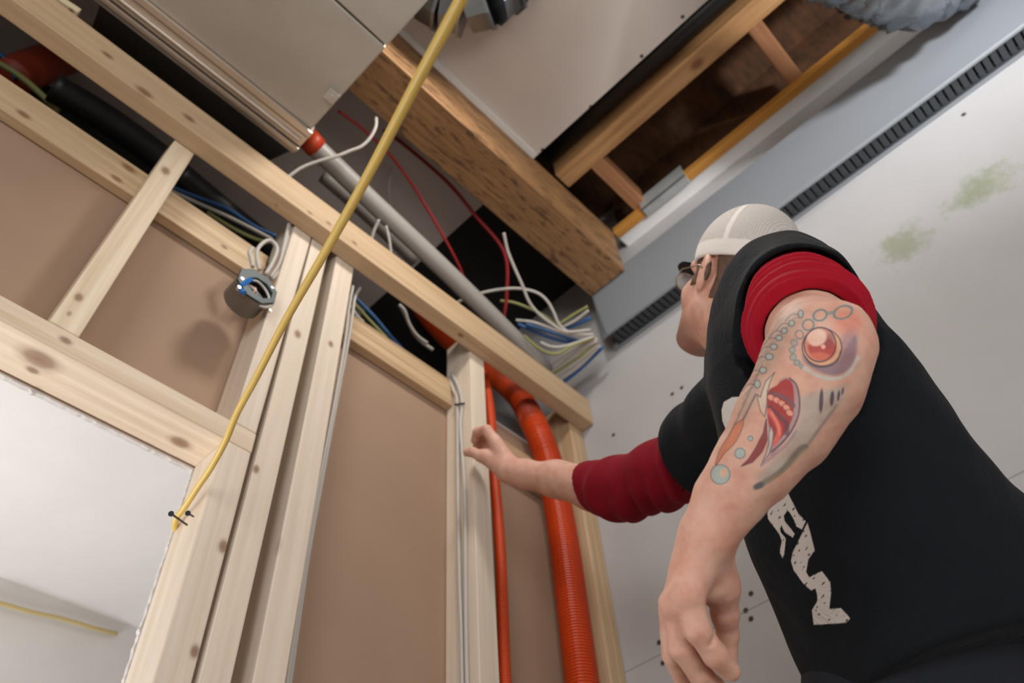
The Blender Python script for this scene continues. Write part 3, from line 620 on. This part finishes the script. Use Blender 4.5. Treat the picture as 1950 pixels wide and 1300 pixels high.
def torso_skin(p):
    return chain(p,[(NB,.06),(D(1500,690,1.13),.085),(D(1580,830,1.07),.09),(D(1680,1010,.99),.10),(D(1800,1210,.93),.11)],.04)
def shoulders(p): return smin(seg(p,NB,SHL,.06,.05),seg(p,NB,SHR,.06,.05),.04)
def body(p): return smin(smin(torso_skin(p),shoulders(p),.03),np.minimum(left_arm(p),right_arm(p)),.015)
HIP=D(1860,1300,.93)
FOOTX=[np.array([.87,.30]),np.array([1.16,.12])]
def legs(p,g=0):
    d=seg(p,HIP+np.array([-.06,.04,-.02]),HIP+np.array([.07,-.02,-.02]),.125+g,.125+g)
    for s,fx in zip((-1,1),FOOTX):
        hip=HIP+np.array([s*.075+(.0),-s*.03,-.06]); kn=np.array([(hip[0]*.5+fx[0]*.5),(hip[1]*.5+fx[1]*.5)+.03,-.18]); an=np.array([fx[0],fx[1],-.56])
        d=smin(d,chain(p,[(hip,.095+g),(kn,.062+g),(kn+(an-kn)*.35,.060+g),(an,.046+g)],.03),.03)
    return d
def addcol(o,col):
    a=o.data.color_attributes.new('Col','FLOAT_COLOR','POINT'); c=np.ones((len(o.data.vertices),4),np.float32); c[:,:3]=col; a.data.foreach_set('color',c.ravel())
SK=np.array(srgb(216,173,154))
parts=[]
# forearm, fine, with tattoo
lo=np.array([.44,-.02,.22]);hi=np.array([.86,.48,.82])
fa=lambda p: left_arm(p)
Vx,Q=surf(fa,lo,hi,.0022)
x,y=projv(Vx); cen=Vx[Q].mean(1); cx_,cy_=projv(cen)
nrm=np.cross(Vx[Q[:,1]]-Vx[Q[:,0]],Vx[Q[:,2]]-Vx[Q[:,0]]); facing=(nrm*cen).sum(1)<0
inb=facing&(cx_>1330)&(cx_<1665)&(cy_>560)&(cy_<965)
V2,sub,rest=split_faces(Vx,Q,inb,fa,.0022)
sub=np.array(sub); 
V3,sub3,rest3=split_faces(V2,sub,np.ones(len(sub),bool),None)
rest=[tuple(r) for r in rest]
# the first ring of n-gons has to share the new edge points
em={}
sub3=[tuple(q) for q in sub3]
FAF=rest+sub3; FAV=V3
# ---- tattoo painting on the skin of the forearm (pixel coordinates of the photo only place the drawing)
def paint_arm(V):
    n=len(V); col=np.tile(SK,(n,1)).astype(float)
    nv=vnoise(V,45,4)[:,None]; col*=1+.05*nv
    px,py=projv(V); q=np.stack([(px-1350)*3.2514,(py-560)*3.2514],1)
    # only the side of the forearm that carries the drawing
    vis=(px>1330)&(py<965)&(V@M[2]<.86)
    def put(mask,c,a=1.):
        nonlocal col
        w=(np.clip(mask,0,1)*a*vis)[:,None]; col=col*(1-w)+np.array(srgb(*c))*w
    def el(cx,cy,rx,ry,rot=0,soft=5):
        a=math.radians(rot); dx=q[:,0]-cx;dy=q[:,1]-cy; u=dx*math.cos(a)+dy*math.sin(a);v=-dx*math.sin(a)+dy*math.cos(a)
        k=np.sqrt((u/rx)**2+(v/ry)**2); return (1-k)*min(rx,ry)
    def fill(s,soft=5): return s/soft+.5
    def ring(s,w,soft=4): return (w/2-np.abs(s))/soft+.5
    def line(P,closed=False,w0=None):
        P=np.array(P,float); 
        if closed: P=np.vstack([P,P[:1]])
        d=np.full(n,1e9)
        for a,b in zip(P[:-1],P[1:]):
            ba=b-a; h=np.clip(((q-a)@ba)/(ba@ba+1e-9),0,1); d=np.minimum(d,np.linalg.norm(q-a-h[:,None]*ba,axis=1))
        return d
    def smooth(P,closed=False):
        P=[(a,b,0) for a,b in P]
        if closed: P=P+P[:1]
        return catmull(P,5)[:,:2]
    def poly(P):
        P=np.array(P,float); ins=np.zeros(n,bool); j=len(P)-1
        for i in range(len(P)):
            xi,yi=P[i];xj,yj=P[j]; c=((yi>q[:,1])!=(yj>q[:,1]))&(q[:,0]<(xj-xi)*(q[:,1]-yi)/(yj-yi+1e-9)+xi); ins^=c; j=i
        return np.where(ins,1,-1)*line(P,True)
    stroke=lambda P,w,soft=4,sm=True: (w/2-line(smooth(P) if sm else P))/soft+.5
    INK=(84,84,92); GR=(140,142,138); TEAL=(132,160,158)
    put(fill(poly([(420,130),(560,60),(600,110),(470,330),(360,520),(250,740),(120,960),(60,980),(160,760),(260,520),(340,250)]),60),(160,152,138),.5)
    put(fill(poly([(570,620),(700,600),(860,560),(820,660),(720,800),(600,960),(470,1080),(330,1180),(300,1130),(480,940),(560,780)]),40),(160,172,166),.55)
    put(fill(el(860,180,95,80),50),(226,134,112),.5)
    put(fill(el(480,560,150,90),40),(226,186,160),.5)
    # drops on the left
    for (a,b,rx,ry) in [(568,122,15,24),(512,180,17,18),(466,226,18,17),(434,270,20,16),(402,325,21,17),(374,386,23,19),(334,470,22,19),(300,556,18,24)]:
        put(stroke([(a-10,b+8),(a-55,b+2),(a-95,b+45)],9,5),INK,.55); put(stroke([(a-5,b+20),(a-50,b+35),(a-90,b+90)],7,5),GR,.6)
        put(fill(el(a,b,rx+4,ry+4)),INK,.75); put(fill(el(a,b,rx-3,ry-3)),(176,186,180),.9)
    for k in range(9): put(stroke([(330-28*k,430+62*k),(300-28*k,500+62*k),(255-26*k,560+62*k)],7,6),INK,.45)
    # chain
    CH=[(830,112,58,38),(688,130,42,33),(615,190,35,33),(560,250,24,26),(528,300,20,20),(516,345,18,18),(521,389,19,19),(545,424,18,15),(573,446,11,11)]
    for i,(a,b,rx,ry) in enumerate(CH):
        s=el(a,b,rx,ry,-20); put(ring(s,13 if i<3 else 9,5),TEAL,.85); put(ring(s,4,3),INK,.6)
        if i>3: put(fill(s),(150,168,164),.6)
    put(stroke([(740,118),(775,112)],22,5),TEAL,.8)
    # big eye
    put(fill(poly(smooth([(575,370),(600,430),(660,470),(740,500),(800,502),(860,470),(905,400),(915,300),(905,255),(870,300),(830,360),(790,420),(700,440),(620,410)],True)),22),(128,112,128),.8)
    put(fill(el(860,330,55,110,15),40),(160,128,140),.6)
    put(stroke([(590,455),(660,500),(740,522),(820,515),(880,470),(925,390)],20,10),(196,208,200),.8)
    s=el(700,328,122,116,10); put(fill(s),(226,178,140),.9); put(ring(s,8,4),(76,70,84),.9); 
    s=el(688,312,98,106,8); put(fill(s),(214,150,132),.95)
    put(fill(el(700,335,88,72,10),14),(184,66,62),.9); put(fill(el(690,385,70,24,5),14),(226,130,104),.7)
    put(fill(el(735,290,35,50,35),18),(140,84,90),.6); put(fill(el(668,268,62,52,-15),12),(240,208,188),.95); put(fill(el(708,325,14,14)),(250,190,176),.95)
    put(ring(s,8,4),(70,64,78),.95); put(stroke([(590,380),(640,440),(720,450),(790,420),(815,350)],8,5),(70,64,78),.8)
    # mouth
    mo=smooth([(425,560),(440,530),(485,515),(530,545),(556,610),(562,690),(545,770),(505,860),(450,940),(385,1000),(360,960),(372,870),(360,780),(358,690),(365,600)],True)
    put(fill(poly(mo),10),(176,148,152),.9)
    inn=smooth([(420,565),(445,540),(480,525),(512,545),(525,600),(528,690),(512,780),(470,860),(420,920),(390,930),(385,860),(366,780),(362,690),(368,600)],True)
    put(fill(poly(inn),7),(172,64,60),.97)
    put(stroke([(385,612),(440,628),(490,655),(524,690)],26,8),(120,92,96),.85)
    for (a,b) in [(385,640),(420,657),(452,676),(480,702),(500,735)]: put(fill(el(a,b,25,17,35),6),(236,164,142),.95); put(ring(el(a,b,26,19,35),5,3),(120,60,60),.7)
    put(stroke([(375,700),(430,750),(480,800),(480,860)],30,10),(104,78,86),.8)
    put(stroke([(372,720),(412,780),(436,850),(405,925)],30,8),(222,112,98),.95); put(stroke([(385,730),(424,800),(440,870)],7,5),(240,160,140),.8)
    put(stroke([(500,520),(540,560),(560,640),(556,740),(520,830),(470,900),(390,975)],11,5),(84,72,84),.85)
    # fangs
    f1=[(408,482),(380,540),(362,600),(358,680),(345,760),(318,720),(302,650),(300,620),(318,640),(330,600),(350,540)]
    put(fill(poly(f1),6),(214,196,176),.95); put(ring(poly(f1),6,4),INK,.85)
    f2=[(385,810),(400,860),(392,930),(372,990),(322,1060),(352,990),(372,920),(372,860)]
    put(fill(poly([(355,770),(335,860),(290,950),(245,1020),(198,1066),(270,1040),(330,975),(362,900)]),6),(142,58,60),.95); put(ring(poly([(355,770),(335,860),(290,950),(245,1020),(198,1066),(270,1040),(330,975),(362,900)]),6,4),(70,60,74),.8)
    put(fill(poly(f2),6),(200,196,190),.95); put(ring(poly(f2),6,4),INK,.85)
    put(stroke([(322,1060),(400,1000),(480,930),(540,850)],16,10),(150,134,150),.7)
    # slits
    for (a,b,rx,ry,r) in [(695,660,13,76,3),(762,645,13,48,5),(803,628,9,34,8),(828,600,7,24,8)]: put(fill(el(a,b,rx,ry,r)),(84,66,78),.9)
    put(stroke([(600,940),(560,960),(470,1070),(400,1130),(290,1195)],34,14),(116,112,104),.75); put(stroke([(790,690),(700,810),(620,920)],18,12),(130,118,116),.6)
    put(stroke([(590,960),(480,1080),(330,1180)],14,8),(150,150,110),.6); put(fill(el(310,1185,34,20,-25),10),(86,90,100),.8)
    # bubbles and the orange shape at the left
    for (a,b,r) in [(257,893,15),(192,985,32),(70,1115,60)]: s=el(a,b,r,r); put(fill(s),(158,184,180),.85); put(ring(s,6,4),(90,116,120),.85)
    put(fill(el(90,1105,22,30,30),10),(216,176,140),.8)
    og=smooth([(215,770),(205,830),(160,920),(100,980),(40,1060),(70,960),(120,880),(160,810)],True); put(fill(poly(og),8),(206,124,86),.8); put(ring(poly(og),7,5),(110,80,80),.7)
    put(stroke([(290,620),(250,700),(215,770)],12,6),INK,.7)
    return col
# skin mesh: forearm patch + everything else, one mesh
allV=[FAV];allF=list(FAF);cols=[paint_arm(FAV)]
def addpatch(f,lo,hi,h,colf):
    global allV,allF,cols
    V,Qq=surf(f,lo,hi,h); n=sum(len(v) for v in allV); allV.append(V); allF+= [tuple(r) for r in (Qq+n).tolist()]; cols.append(colf(V))
def skincol(V): return np.tile(SK,(len(V),1))*(1+.05*vnoise(V,45,4)[:,None])
def handcol(V):
    c=skincol(V); return c
def headcol(V):
    c=skincol(V); L=(V-HO)@HR
    def bl(w,k):
        nonlocal c
        w=np.clip(w,0,1)[:,None]; c=c*(1-w)+np.array(srgb(*k))*w
    bl(np.exp(-((L[:,1]-.075)/.045)**2-((L[:,2]+.100)/.045)**2)*.75,(120,86,70))                  # stubble on the chin
    bl(np.exp(-((np.abs(L[:,0])-.045)/.02)**2-((L[:,2]+.075)/.02)**2)*.35,(140,100,82))
    bl((np.abs(L[:,2]+.064)<.010)*(np.abs(L[:,0])<.024)*(L[:,1]>.09)*.6,(180,96,90))
    for s in(-1,1):
        r=np.linalg.norm(L-np.array([.032*s,.074,.008]),axis=1); bl((r<.0135)*1.,(232,228,222)); bl((np.linalg.norm(L-np.array([.032*s,.087,.008]),axis=1)<.0055)*1.,(70,50,40))
        bl(np.exp(-(np.linalg.norm((L-np.array([.078*s,-.005,-.012]))/np.array([1,1,1]),axis=1)/.010)**2)*.5,(150,70,50))
    return c
b=right_arm
addpatch(right_arm,(.86,.42,.72),(1.14,1.02,1.36),.0028,skincol)
addpatch(head,(.78,.08,.90),(1.05,.42,1.30),.003,headcol)
addpatch(lambda p: smax(smin(torso_skin(p),shoulders(p),.03),-(np.linalg.norm(p-NB,axis=1)-.03),.01),(.55,-.05,.15),(1.25,.6,1.1),.008,skincol)
def skinmat():
    m,nt,b=newmat('skin'); a=nd(nt,'ShaderNodeAttribute',attribute_name='Col'); co=nd(nt,'ShaderNodeTexCoord').outputs['Object']
    n=noise(nt,co,38,4,.6); c=mix(nt,ramp(nt,n,[(.35,0.),(.7,.5)]),a.outputs['Color'],srgb(228,168,150),'MULTIPLY')
    nt.links.new(c,b.inputs['Base Color']); b.inputs['Roughness'].default_value=.56; b.inputs['Specular IOR Level'].default_value=.4
    b.inputs['Subsurface Weight'].default_value=.08; b.inputs['Subsurface Radius'].default_value=(.01,.004,.002); b.inputs['Subsurface Scale'].default_value=.5
    bump(nt,b,noise(nt,co,420,3,.7),.25,.0008); return m
V=np.vstack(allV); PL=np.array([.95,.25,-H])
person=mesh('person',V,allF,skinmat(),smooth=True,loc=PL)
addcol(person,np.vstack(cols))
tag(person,'person in white cap and black tee, tattooed forearm hanging, other hand on a stud','person')
def garment(name,f,lo,hi,h,mat,label=None,colf=None,sel=None):
    V,Qq=surf(f,lo,hi,h); Fc=[tuple(q) for q in Qq.tolist()]
    if sel is not None:
        s=sel(V,Qq); V,sb,rs=split_faces(V,Qq,s,f,h); V,sb2,_=split_faces(V,np.array(sb),np.ones(len(sb),bool),None); Fc=rs+[tuple(q) for q in sb2]
    o=mesh(name,V,Fc,mat,person,True)
    if colf is not None: addcol(o,colf(V))
    if label: o['label']=label
    return o
# ---- black tee
AX=(ELB-SHL)/np.linalg.norm(ELB-SHL)
TS=[PX(1478,556,1.15,90),PX(1466,606,1.16,88),PX(1506,690,1.12,148),PX(1564,800,1.07,182),PX(1634,950,1.0,202),PX(1722,1085,.95,226),PX(1806,1205,.92,255),PX(1880,1310,.90,275)]
RSL=[(SHR,.082),(D(1345,850,1.35),.077),(D(1318,870,1.39),.074)]
def folds(p):
    # long soft drapes running from the shoulder down the trunk plus finer cloth ripples
    return .006*vnoise(p*np.array([1,1,.5]),24,5)+.0022*vnoise(p*np.array([1,1,.7]),62,6)
cut_n=(HIP-D(1506,690,1.12)); cut_n/=np.linalg.norm(cut_n)
HEM=D(1780,1230,.92)
SO=SHL+AX*.088                       # left sleeve opening
def tee(p):
    d=chain(p,[(a,r) for a,r in TS],.05)
    d=smin(d,seg(p,D(1500,650,1.14),SHR,.085,.07),.05)
    # left sleeve (open)
    s=seg(p,SHL-AX*.02,SHL+AX*.11,.070,.080); d=smin(d,s,.045)
    d=smin(d,chain(p,RSL,.03),.03)
    d=d-folds(p)
    inn=seg(p,SHL-AX*.005,SHL+AX*.20,.060,.079); d=smax(d,-inn,.006)
    d=smax(d,(p-SO)@AX.astype(np.float32),.005)if False else np.where(((p-SHL)@AX.astype(np.float32)>.03)&(seg(p,SHL,SHL+AX*.3,.10,.12)<0),smax(d,(p-SO)@AX.astype(np.float32),.004),d)
    # neck opening
    d=smax(d,-seg(p,NB-np.array(0),HL(0,-.02,-.05),.064,.062),.006)
    # right sleeve end and hem
    e=D(1326,866,1.375); en=(D(1200,925,1.49)-SHR); en/=np.linalg.norm(en)
    d=np.where(seg(p,SHR,D(1200,925,1.49),.10,.09)<0,smax(d,(p-e)@en.astype(np.float32),.004),d)
    hn=np.array([.12,-.02,-1.]);hn/=np.linalg.norm(hn)
    return smax(d,(p-HEMP)@hn.astype(np.float32),.006)
HEMP=D(1790,1250,.80)
def teecol(V):
    n=len(V); col=np.tile(np.array(srgb(17,21,26)),(n,1)); px,py=projv(V); q=np.stack([px,py],1)
    nrmok=np.ones(n,bool)
    def poly(P):
        P=np.array(P,float); ins=np.zeros(n,bool); j=len(P)-1; d=np.full(n,1e9)
        for i in range(len(P)):
            xi,yi=P[i];xj,yj=P[j]; c=((yi>q[:,1])!=(yj>q[:,1]))&(q[:,0]<(xj-xi)*(q[:,1]-yi)/(yj-yi+1e-9)+xi); ins^=c
            ba=P[i]-P[j]; h=np.clip(((q-P[j])@ba)/(ba@ba+1e-9),0,1); d=np.minimum(d,np.linalg.norm(q-P[j]-h[:,None]*ba,axis=1)); j=i
        return np.clip(np.where(ins,1,-1)*d/1.2+.5,0,1)
    c3=lambda P:[(1200+x/2.889,850+y/2.889) for x,y in P]
    P1=c3([(825,178),(870,260),(905,330),(925,370),(965,410),(945,455),(915,440),(900,400),(880,365),(865,350),(845,380),(850,410),(905,480),(893,500),(850,470),(832,430),(825,455),(828,472),(856,505),(848,590),(838,612),(822,580),(835,520),(820,480),(790,440),(760,400),(755,370),(770,310),(790,240)])
    P2=c3([(975,420),(990,470),(1015,570),(980,620),(968,690),(985,720),(1055,685),(1100,745),(1105,800),(1095,895),(1160,888),(1210,945),(1190,965),(1170,970),(1010,980),(1000,900),(1030,850),(1030,820),(1020,780),(995,790),(950,750),(900,680),(885,630),(895,580),(930,510)])
    P3=c3([(745,243),(775,238),(778,205),(760,200)]); P4=c3([(720,262),(738,300),(760,318),(752,290),(735,260)])
    P5=[(1250+x/3.9,550+y/3.9) for x,y in [(700,790),(645,797),(560,805),(500,840),(483,900),(490,980),(530,1080),(640,1090),(720,900)]]
    w=np.zeros(n)
    for P in (P1,P2,P3,P4): w=np.maximum(w,poly(P))
    sc=vnoise(V*np.array([1,1,2.5]),420,9); w=w*(1-.9*np.clip((sc-.62)*8,0,1)); w=np.maximum(w,poly(P5))
    # printed on the front of the shirt only
    w=w*TEEF(V)
    return col*(1-w[:,None])+np.array(srgb(206,198,192))*w[:,None]
def TEEF(V):
    dd=V@M[2]; return (dd<1.25).astype(float)
def teesel(V,Qq):
    c=V[Qq].mean(1); x,y=projv(c); nn=np.cross(V[Qq[:,1]]-V[Qq[:,0]],V[Qq[:,2]]-V[Qq[:,0]]); return ((nn*c).sum(1)<0)&(x>1370)&(x<1630)&(y>745)&(y<1200)
def cloth(name,bs=300,bd=.0006,rough=.9,usecol=None,col=None,weave=False):
    m,nt,b=newmat(name); co=nd(nt,'ShaderNodeTexCoord').outputs['Object']
    if usecol: a=nd(nt,'ShaderNodeAttribute',attribute_name='Col'); nt.links.new(a.outputs['Color'],b.inputs['Base Color'])
    else:
        n=noise(nt,co,60,3,.6); c=srgb(*col); nt.links.new(mix(nt,n,[x*.9 for x in c],[min(1,x*1.1) for x in c]),b.inputs['Base Color'])
    b.inputs['Roughness'].default_value=rough; b.inputs['Specular IOR Level'].default_value=.2
    b.inputs['Sheen Weight'].default_value=.03; b.inputs['Sheen Roughness'].default_value=.4
    h=nd(nt,'ShaderNodeMath',operation='MULTIPLY_ADD'); nt.links.new(noise(nt,co,13,4,.65,(1,1,.6),1.2),h.inputs[0]); h.inputs[1].default_value=(8. if name=='black_jersey' else 3.); nt.links.new(noise(nt,co,bs,2,.6),h.inputs[2])
    bump(nt,b,h.outputs[0],.6,bd*1.6); return m
teeo=garment('t_shirt',tee,(.56,-.1,.30),(1.22,.58,1.12),.0045,cloth('black_jersey',usecol=True),'black t-shirt with a torn white print down the front',teecol,teesel)
# ---- red thermal undershirt sleeves
def redleft(p):
    AXf=AX.astype(np.float32); t=(p-SHL)@AXf
    base=chain(p,[(SHL,.060),(SHL+AX*.12,.060),(SHL+AX*.20,.062),(ELB-AX*.02,.057)],.02)
    cuff=np.exp(-((t-.265)/.022)**2)
    rid=.0028*np.sin(t*2*np.pi/.018+2.2*vnoise(p,18,7))*(1-.8*np.clip((t-.20)/.03,0,1))+.0035*np.exp(-((t-.205)/.010)**2)+.003*np.exp(-((t-.17)/.008)**2)
    ribs=.0011*np.sin(t*2*np.pi/.0095)*(1-np.clip((t-.225)/.01,0,1))-.0055*np.exp(-((t-.236-.004*vnoise(p,14,31))/.0030)**2)-.004*np.exp(-((t-.252-.003*vnoise(p,16,33))/.0022)**2)-.003*np.exp(-((t-.19-.006*vnoise(p,14,35))/.003)**2)
    d=base-rid-ribs-.0012*vnoise(p,60,8)
    n=np.array(CN,np.float32); d=smax(d,(p-CP)@n,.002)
    inner=left_arm(p)-.0015
    return smax(d,-inner,.001)
CP=D(1600,603,.872)+AX*.014; CN=(AX+np.array([0.0,0,0])); CN=CN/np.linalg.norm(CN)
garment('undershirt_sleeve',redleft,(.50,-.05,.52),(.90,.26,.98),.0022,cloth('red_thermal',500,.0005,.85,col=(158,10,34)),'red rolled thermal sleeve above the tattooed forearm')
def redright(p):
    e0=D(1133,927,1.555); ax=(SHR-e0)/np.linalg.norm(SHR-e0); axf=ax.astype(np.float32); t=(p-e0)@axf
    base=chain(p,[(D(1120,928,1.56),.0495),(D(1185,932,1.50),.056),(D(1260,903,1.43),.057),(D(1330,865,1.37),.056),(SHR,.058)],.03)
    tw=t+.25*((p-e0)@np.array([.3,.2,-.9],np.float32))*1.0; am=np.clip(.55+.9*vnoise(p,19,21),0,1.2); w=(.0055*am*np.sin(tw*2*np.pi/.047+4.2*vnoise(p,17,11))*np.clip((t-.015)/.03,0,1)+.0024*vnoise(p,48,12)); base=smin(base,right_arm(p)-.006,.01)
    d=smax(base-w,-t,.002); return smax(d,-(right_arm(p)-.001),.001)
garment('undershirt_sleeve',redright,(.84,.28,.74),(1.16,.86,1.12),.003,cloth('dark_red_thermal',500,.0005,.85,col=(128,10,30)),'dark red sleeve on the outstretched arm')
# ---- trousers, shoes
def pants(p):
    d=legs(p,.014)-.003*vnoise(p*np.array([1,1,.6]),24,13)
    d=smax(d,p[:,2]-(HIP[2]+.07),.01)
    return smax(d,-.60-p[:,2],.006)
garment('trousers',pants,(.66,-.12,-.64),(1.40,.52,.56),.009,cloth('dark_denim',200,.0008,.9,col=(32,34,40)),'dark work trousers')
for fx in FOOTX:
    def shoe(p,fx=fx):
        f=np.array([-.35,.94]); a=np.array([fx[0]-f[0]*.06,fx[1]-f[1]*.06,-.60]); b_=np.array([fx[0]+f[0]*.15,fx[1]+f[1]*.15,-.612])
        d=chain(p,[(a,.047),(a+(b_-a)*.5,.046),(b_,.042)],.03); d=smin(d,seg(p,np.array([fx[0],fx[1],-.60]),np.array([fx[0],fx[1],-.54]),.05,.05),.03)
        return smax(d,-.6495-p[:,2],.004)
    garment('shoe',shoe,(fx[0]-.16,fx[1]-.16,-.66),(fx[0]+.12,fx[1]+.26,-.46),.006,plain('dark_shoe_leather',(40,34,30),.6))
# ---- cap, hair, glasses
CT=.055
def capf(p):
    L=(p-HO.astype(np.float32))@HR.astype(np.float32)
    o=ell(p,HL(0,-.010,.052),HR,(.083,.105,.098)); i=ell(p,HL(0,-.010,.050),HR,(.0768,.0990,.0910))
    d=smax(o,-i,.002); pl=(.030+.10*np.clip(-L[:,1]-.02,-.05,.3)*0)-L[:,2]
    return smax(d,pl,.002)
def capcol(V):
    L=(V-HO)@HR; n=len(V); col=np.tile(np.array(srgb(226,218,212)),(n,1))
    az=np.arctan2(L[:,0],L[:,1]); band=L[:,2]<.058; seam=np.minimum.reduce([np.abs(np.abs(az)-a)*np.hypot(L[:,0],L[:,1]) for a in (.95,2.1)])<.005
    mesh_=(~band)&(~seam)&(np.abs(az)>.9)
    st=(np.sin(L[:,2]*2*np.pi/.0034)*.5+.5); col[mesh_]*= (0.58+.28*st[mesh_])[:,None]
    return col
cap=garment('cap',capf,(.76,.06,1.02),(1.06,.42,1.32),.0026,cloth('cap_fabric',350,.0004,.8,usecol=True),'white trucker cap with mesh back',capcol)
def brimf(p):
    L=(p-HO.astype(np.float32))@HR.astype(np.float32); x,y,z=L.T
    r=np.hypot(x/.074,(y-.055)/.098)-1; zz=z-(.036-1.6*x*x-.10*np.clip(y-.09,0,1)); d=np.maximum(r*.06,np.abs(zz)-.0022); d=smax(d,.075-y+0*y,.002)
    return d
br=garment('brim',brimf,(.72,.15,1.02),(1.06,.46,1.34),.0024,cloth('black_brim',350,.0004,.8,col=(24,26,30)),'black cap brim')
def hairf(p):
    L=(p-HO.astype(np.float32))@HR.astype(np.float32); x,y,z=L.T
    h=head(p); d=np.abs(h-.0006)-.0022-.0008*vnoise(p,260,14)
    back=np.maximum(y+.030,-(z+.045)); side=np.maximum(np.maximum(np.abs(y-.028)-.012,-(z+.018)),.058-np.abs(x)); reg=np.minimum(np.maximum(back,z-.034),np.maximum(side,z-.034))
    return smax(d,reg,.003)
hm=plain('brown_hair',(92,68,54),.7,nz=.35,nscale=90,bmp=.5,vs=(1,1,.3))
garment('hair',hairf,(.78,.08,.96),(1.05,.40,1.25),.0026,hm)
g=MB()
for s in(-1,1):
    P=[HL(s*.034+.024*math.cos(a),.112-.12*abs(.034*0+.024*math.cos(a))*(1 if s*math.cos(a)>0 else .2),.004+.019*math.sin(a)) for a in np.linspace(0,2*math.pi,20)]
    g.tube(P,.0011,6,False); g.tube([HL(s*.058,.104,.010),HL(s*.080,.06,.010),HL(s*.083,.0,.012),HL(s*.080,-.016,.002)],.0013,6)
g.tube([HL(-.010,.112,.008),HL(0,.115,.011),HL(.010,.112,.008)],.0011,6)
gl=g.build('glasses',plain('glasses_frame',(150,130,110),.3,.6),person,True)
lm,nt,b=newmat('glasses_lens'); b.inputs['Base Color'].default_value=(.9,.93,.95,1); b.inputs['Roughness'].default_value=.12; b.inputs['Transmission Weight'].default_value=.55; b.inputs['IOR'].default_value=1.4
for s in(-1,1):
    V=[HL(s*.034+.023*math.cos(a)*k,.112-.12*abs(.024*math.cos(a)*k)*(1 if s*math.cos(a)>0 else .2)-dy,.004+.018*math.sin(a)*k) for dy in (0,.0015) for k in (1,) for a in np.linspace(0,2*math.pi,20,endpoint=False)]
    Fc=[tuple(range(20)),tuple(range(39,19,-1))]+[(i,20+i,20+(i+1)%20,(i+1)%20) for i in range(20)]
    mesh('lens',V,Fc,lm,gl)
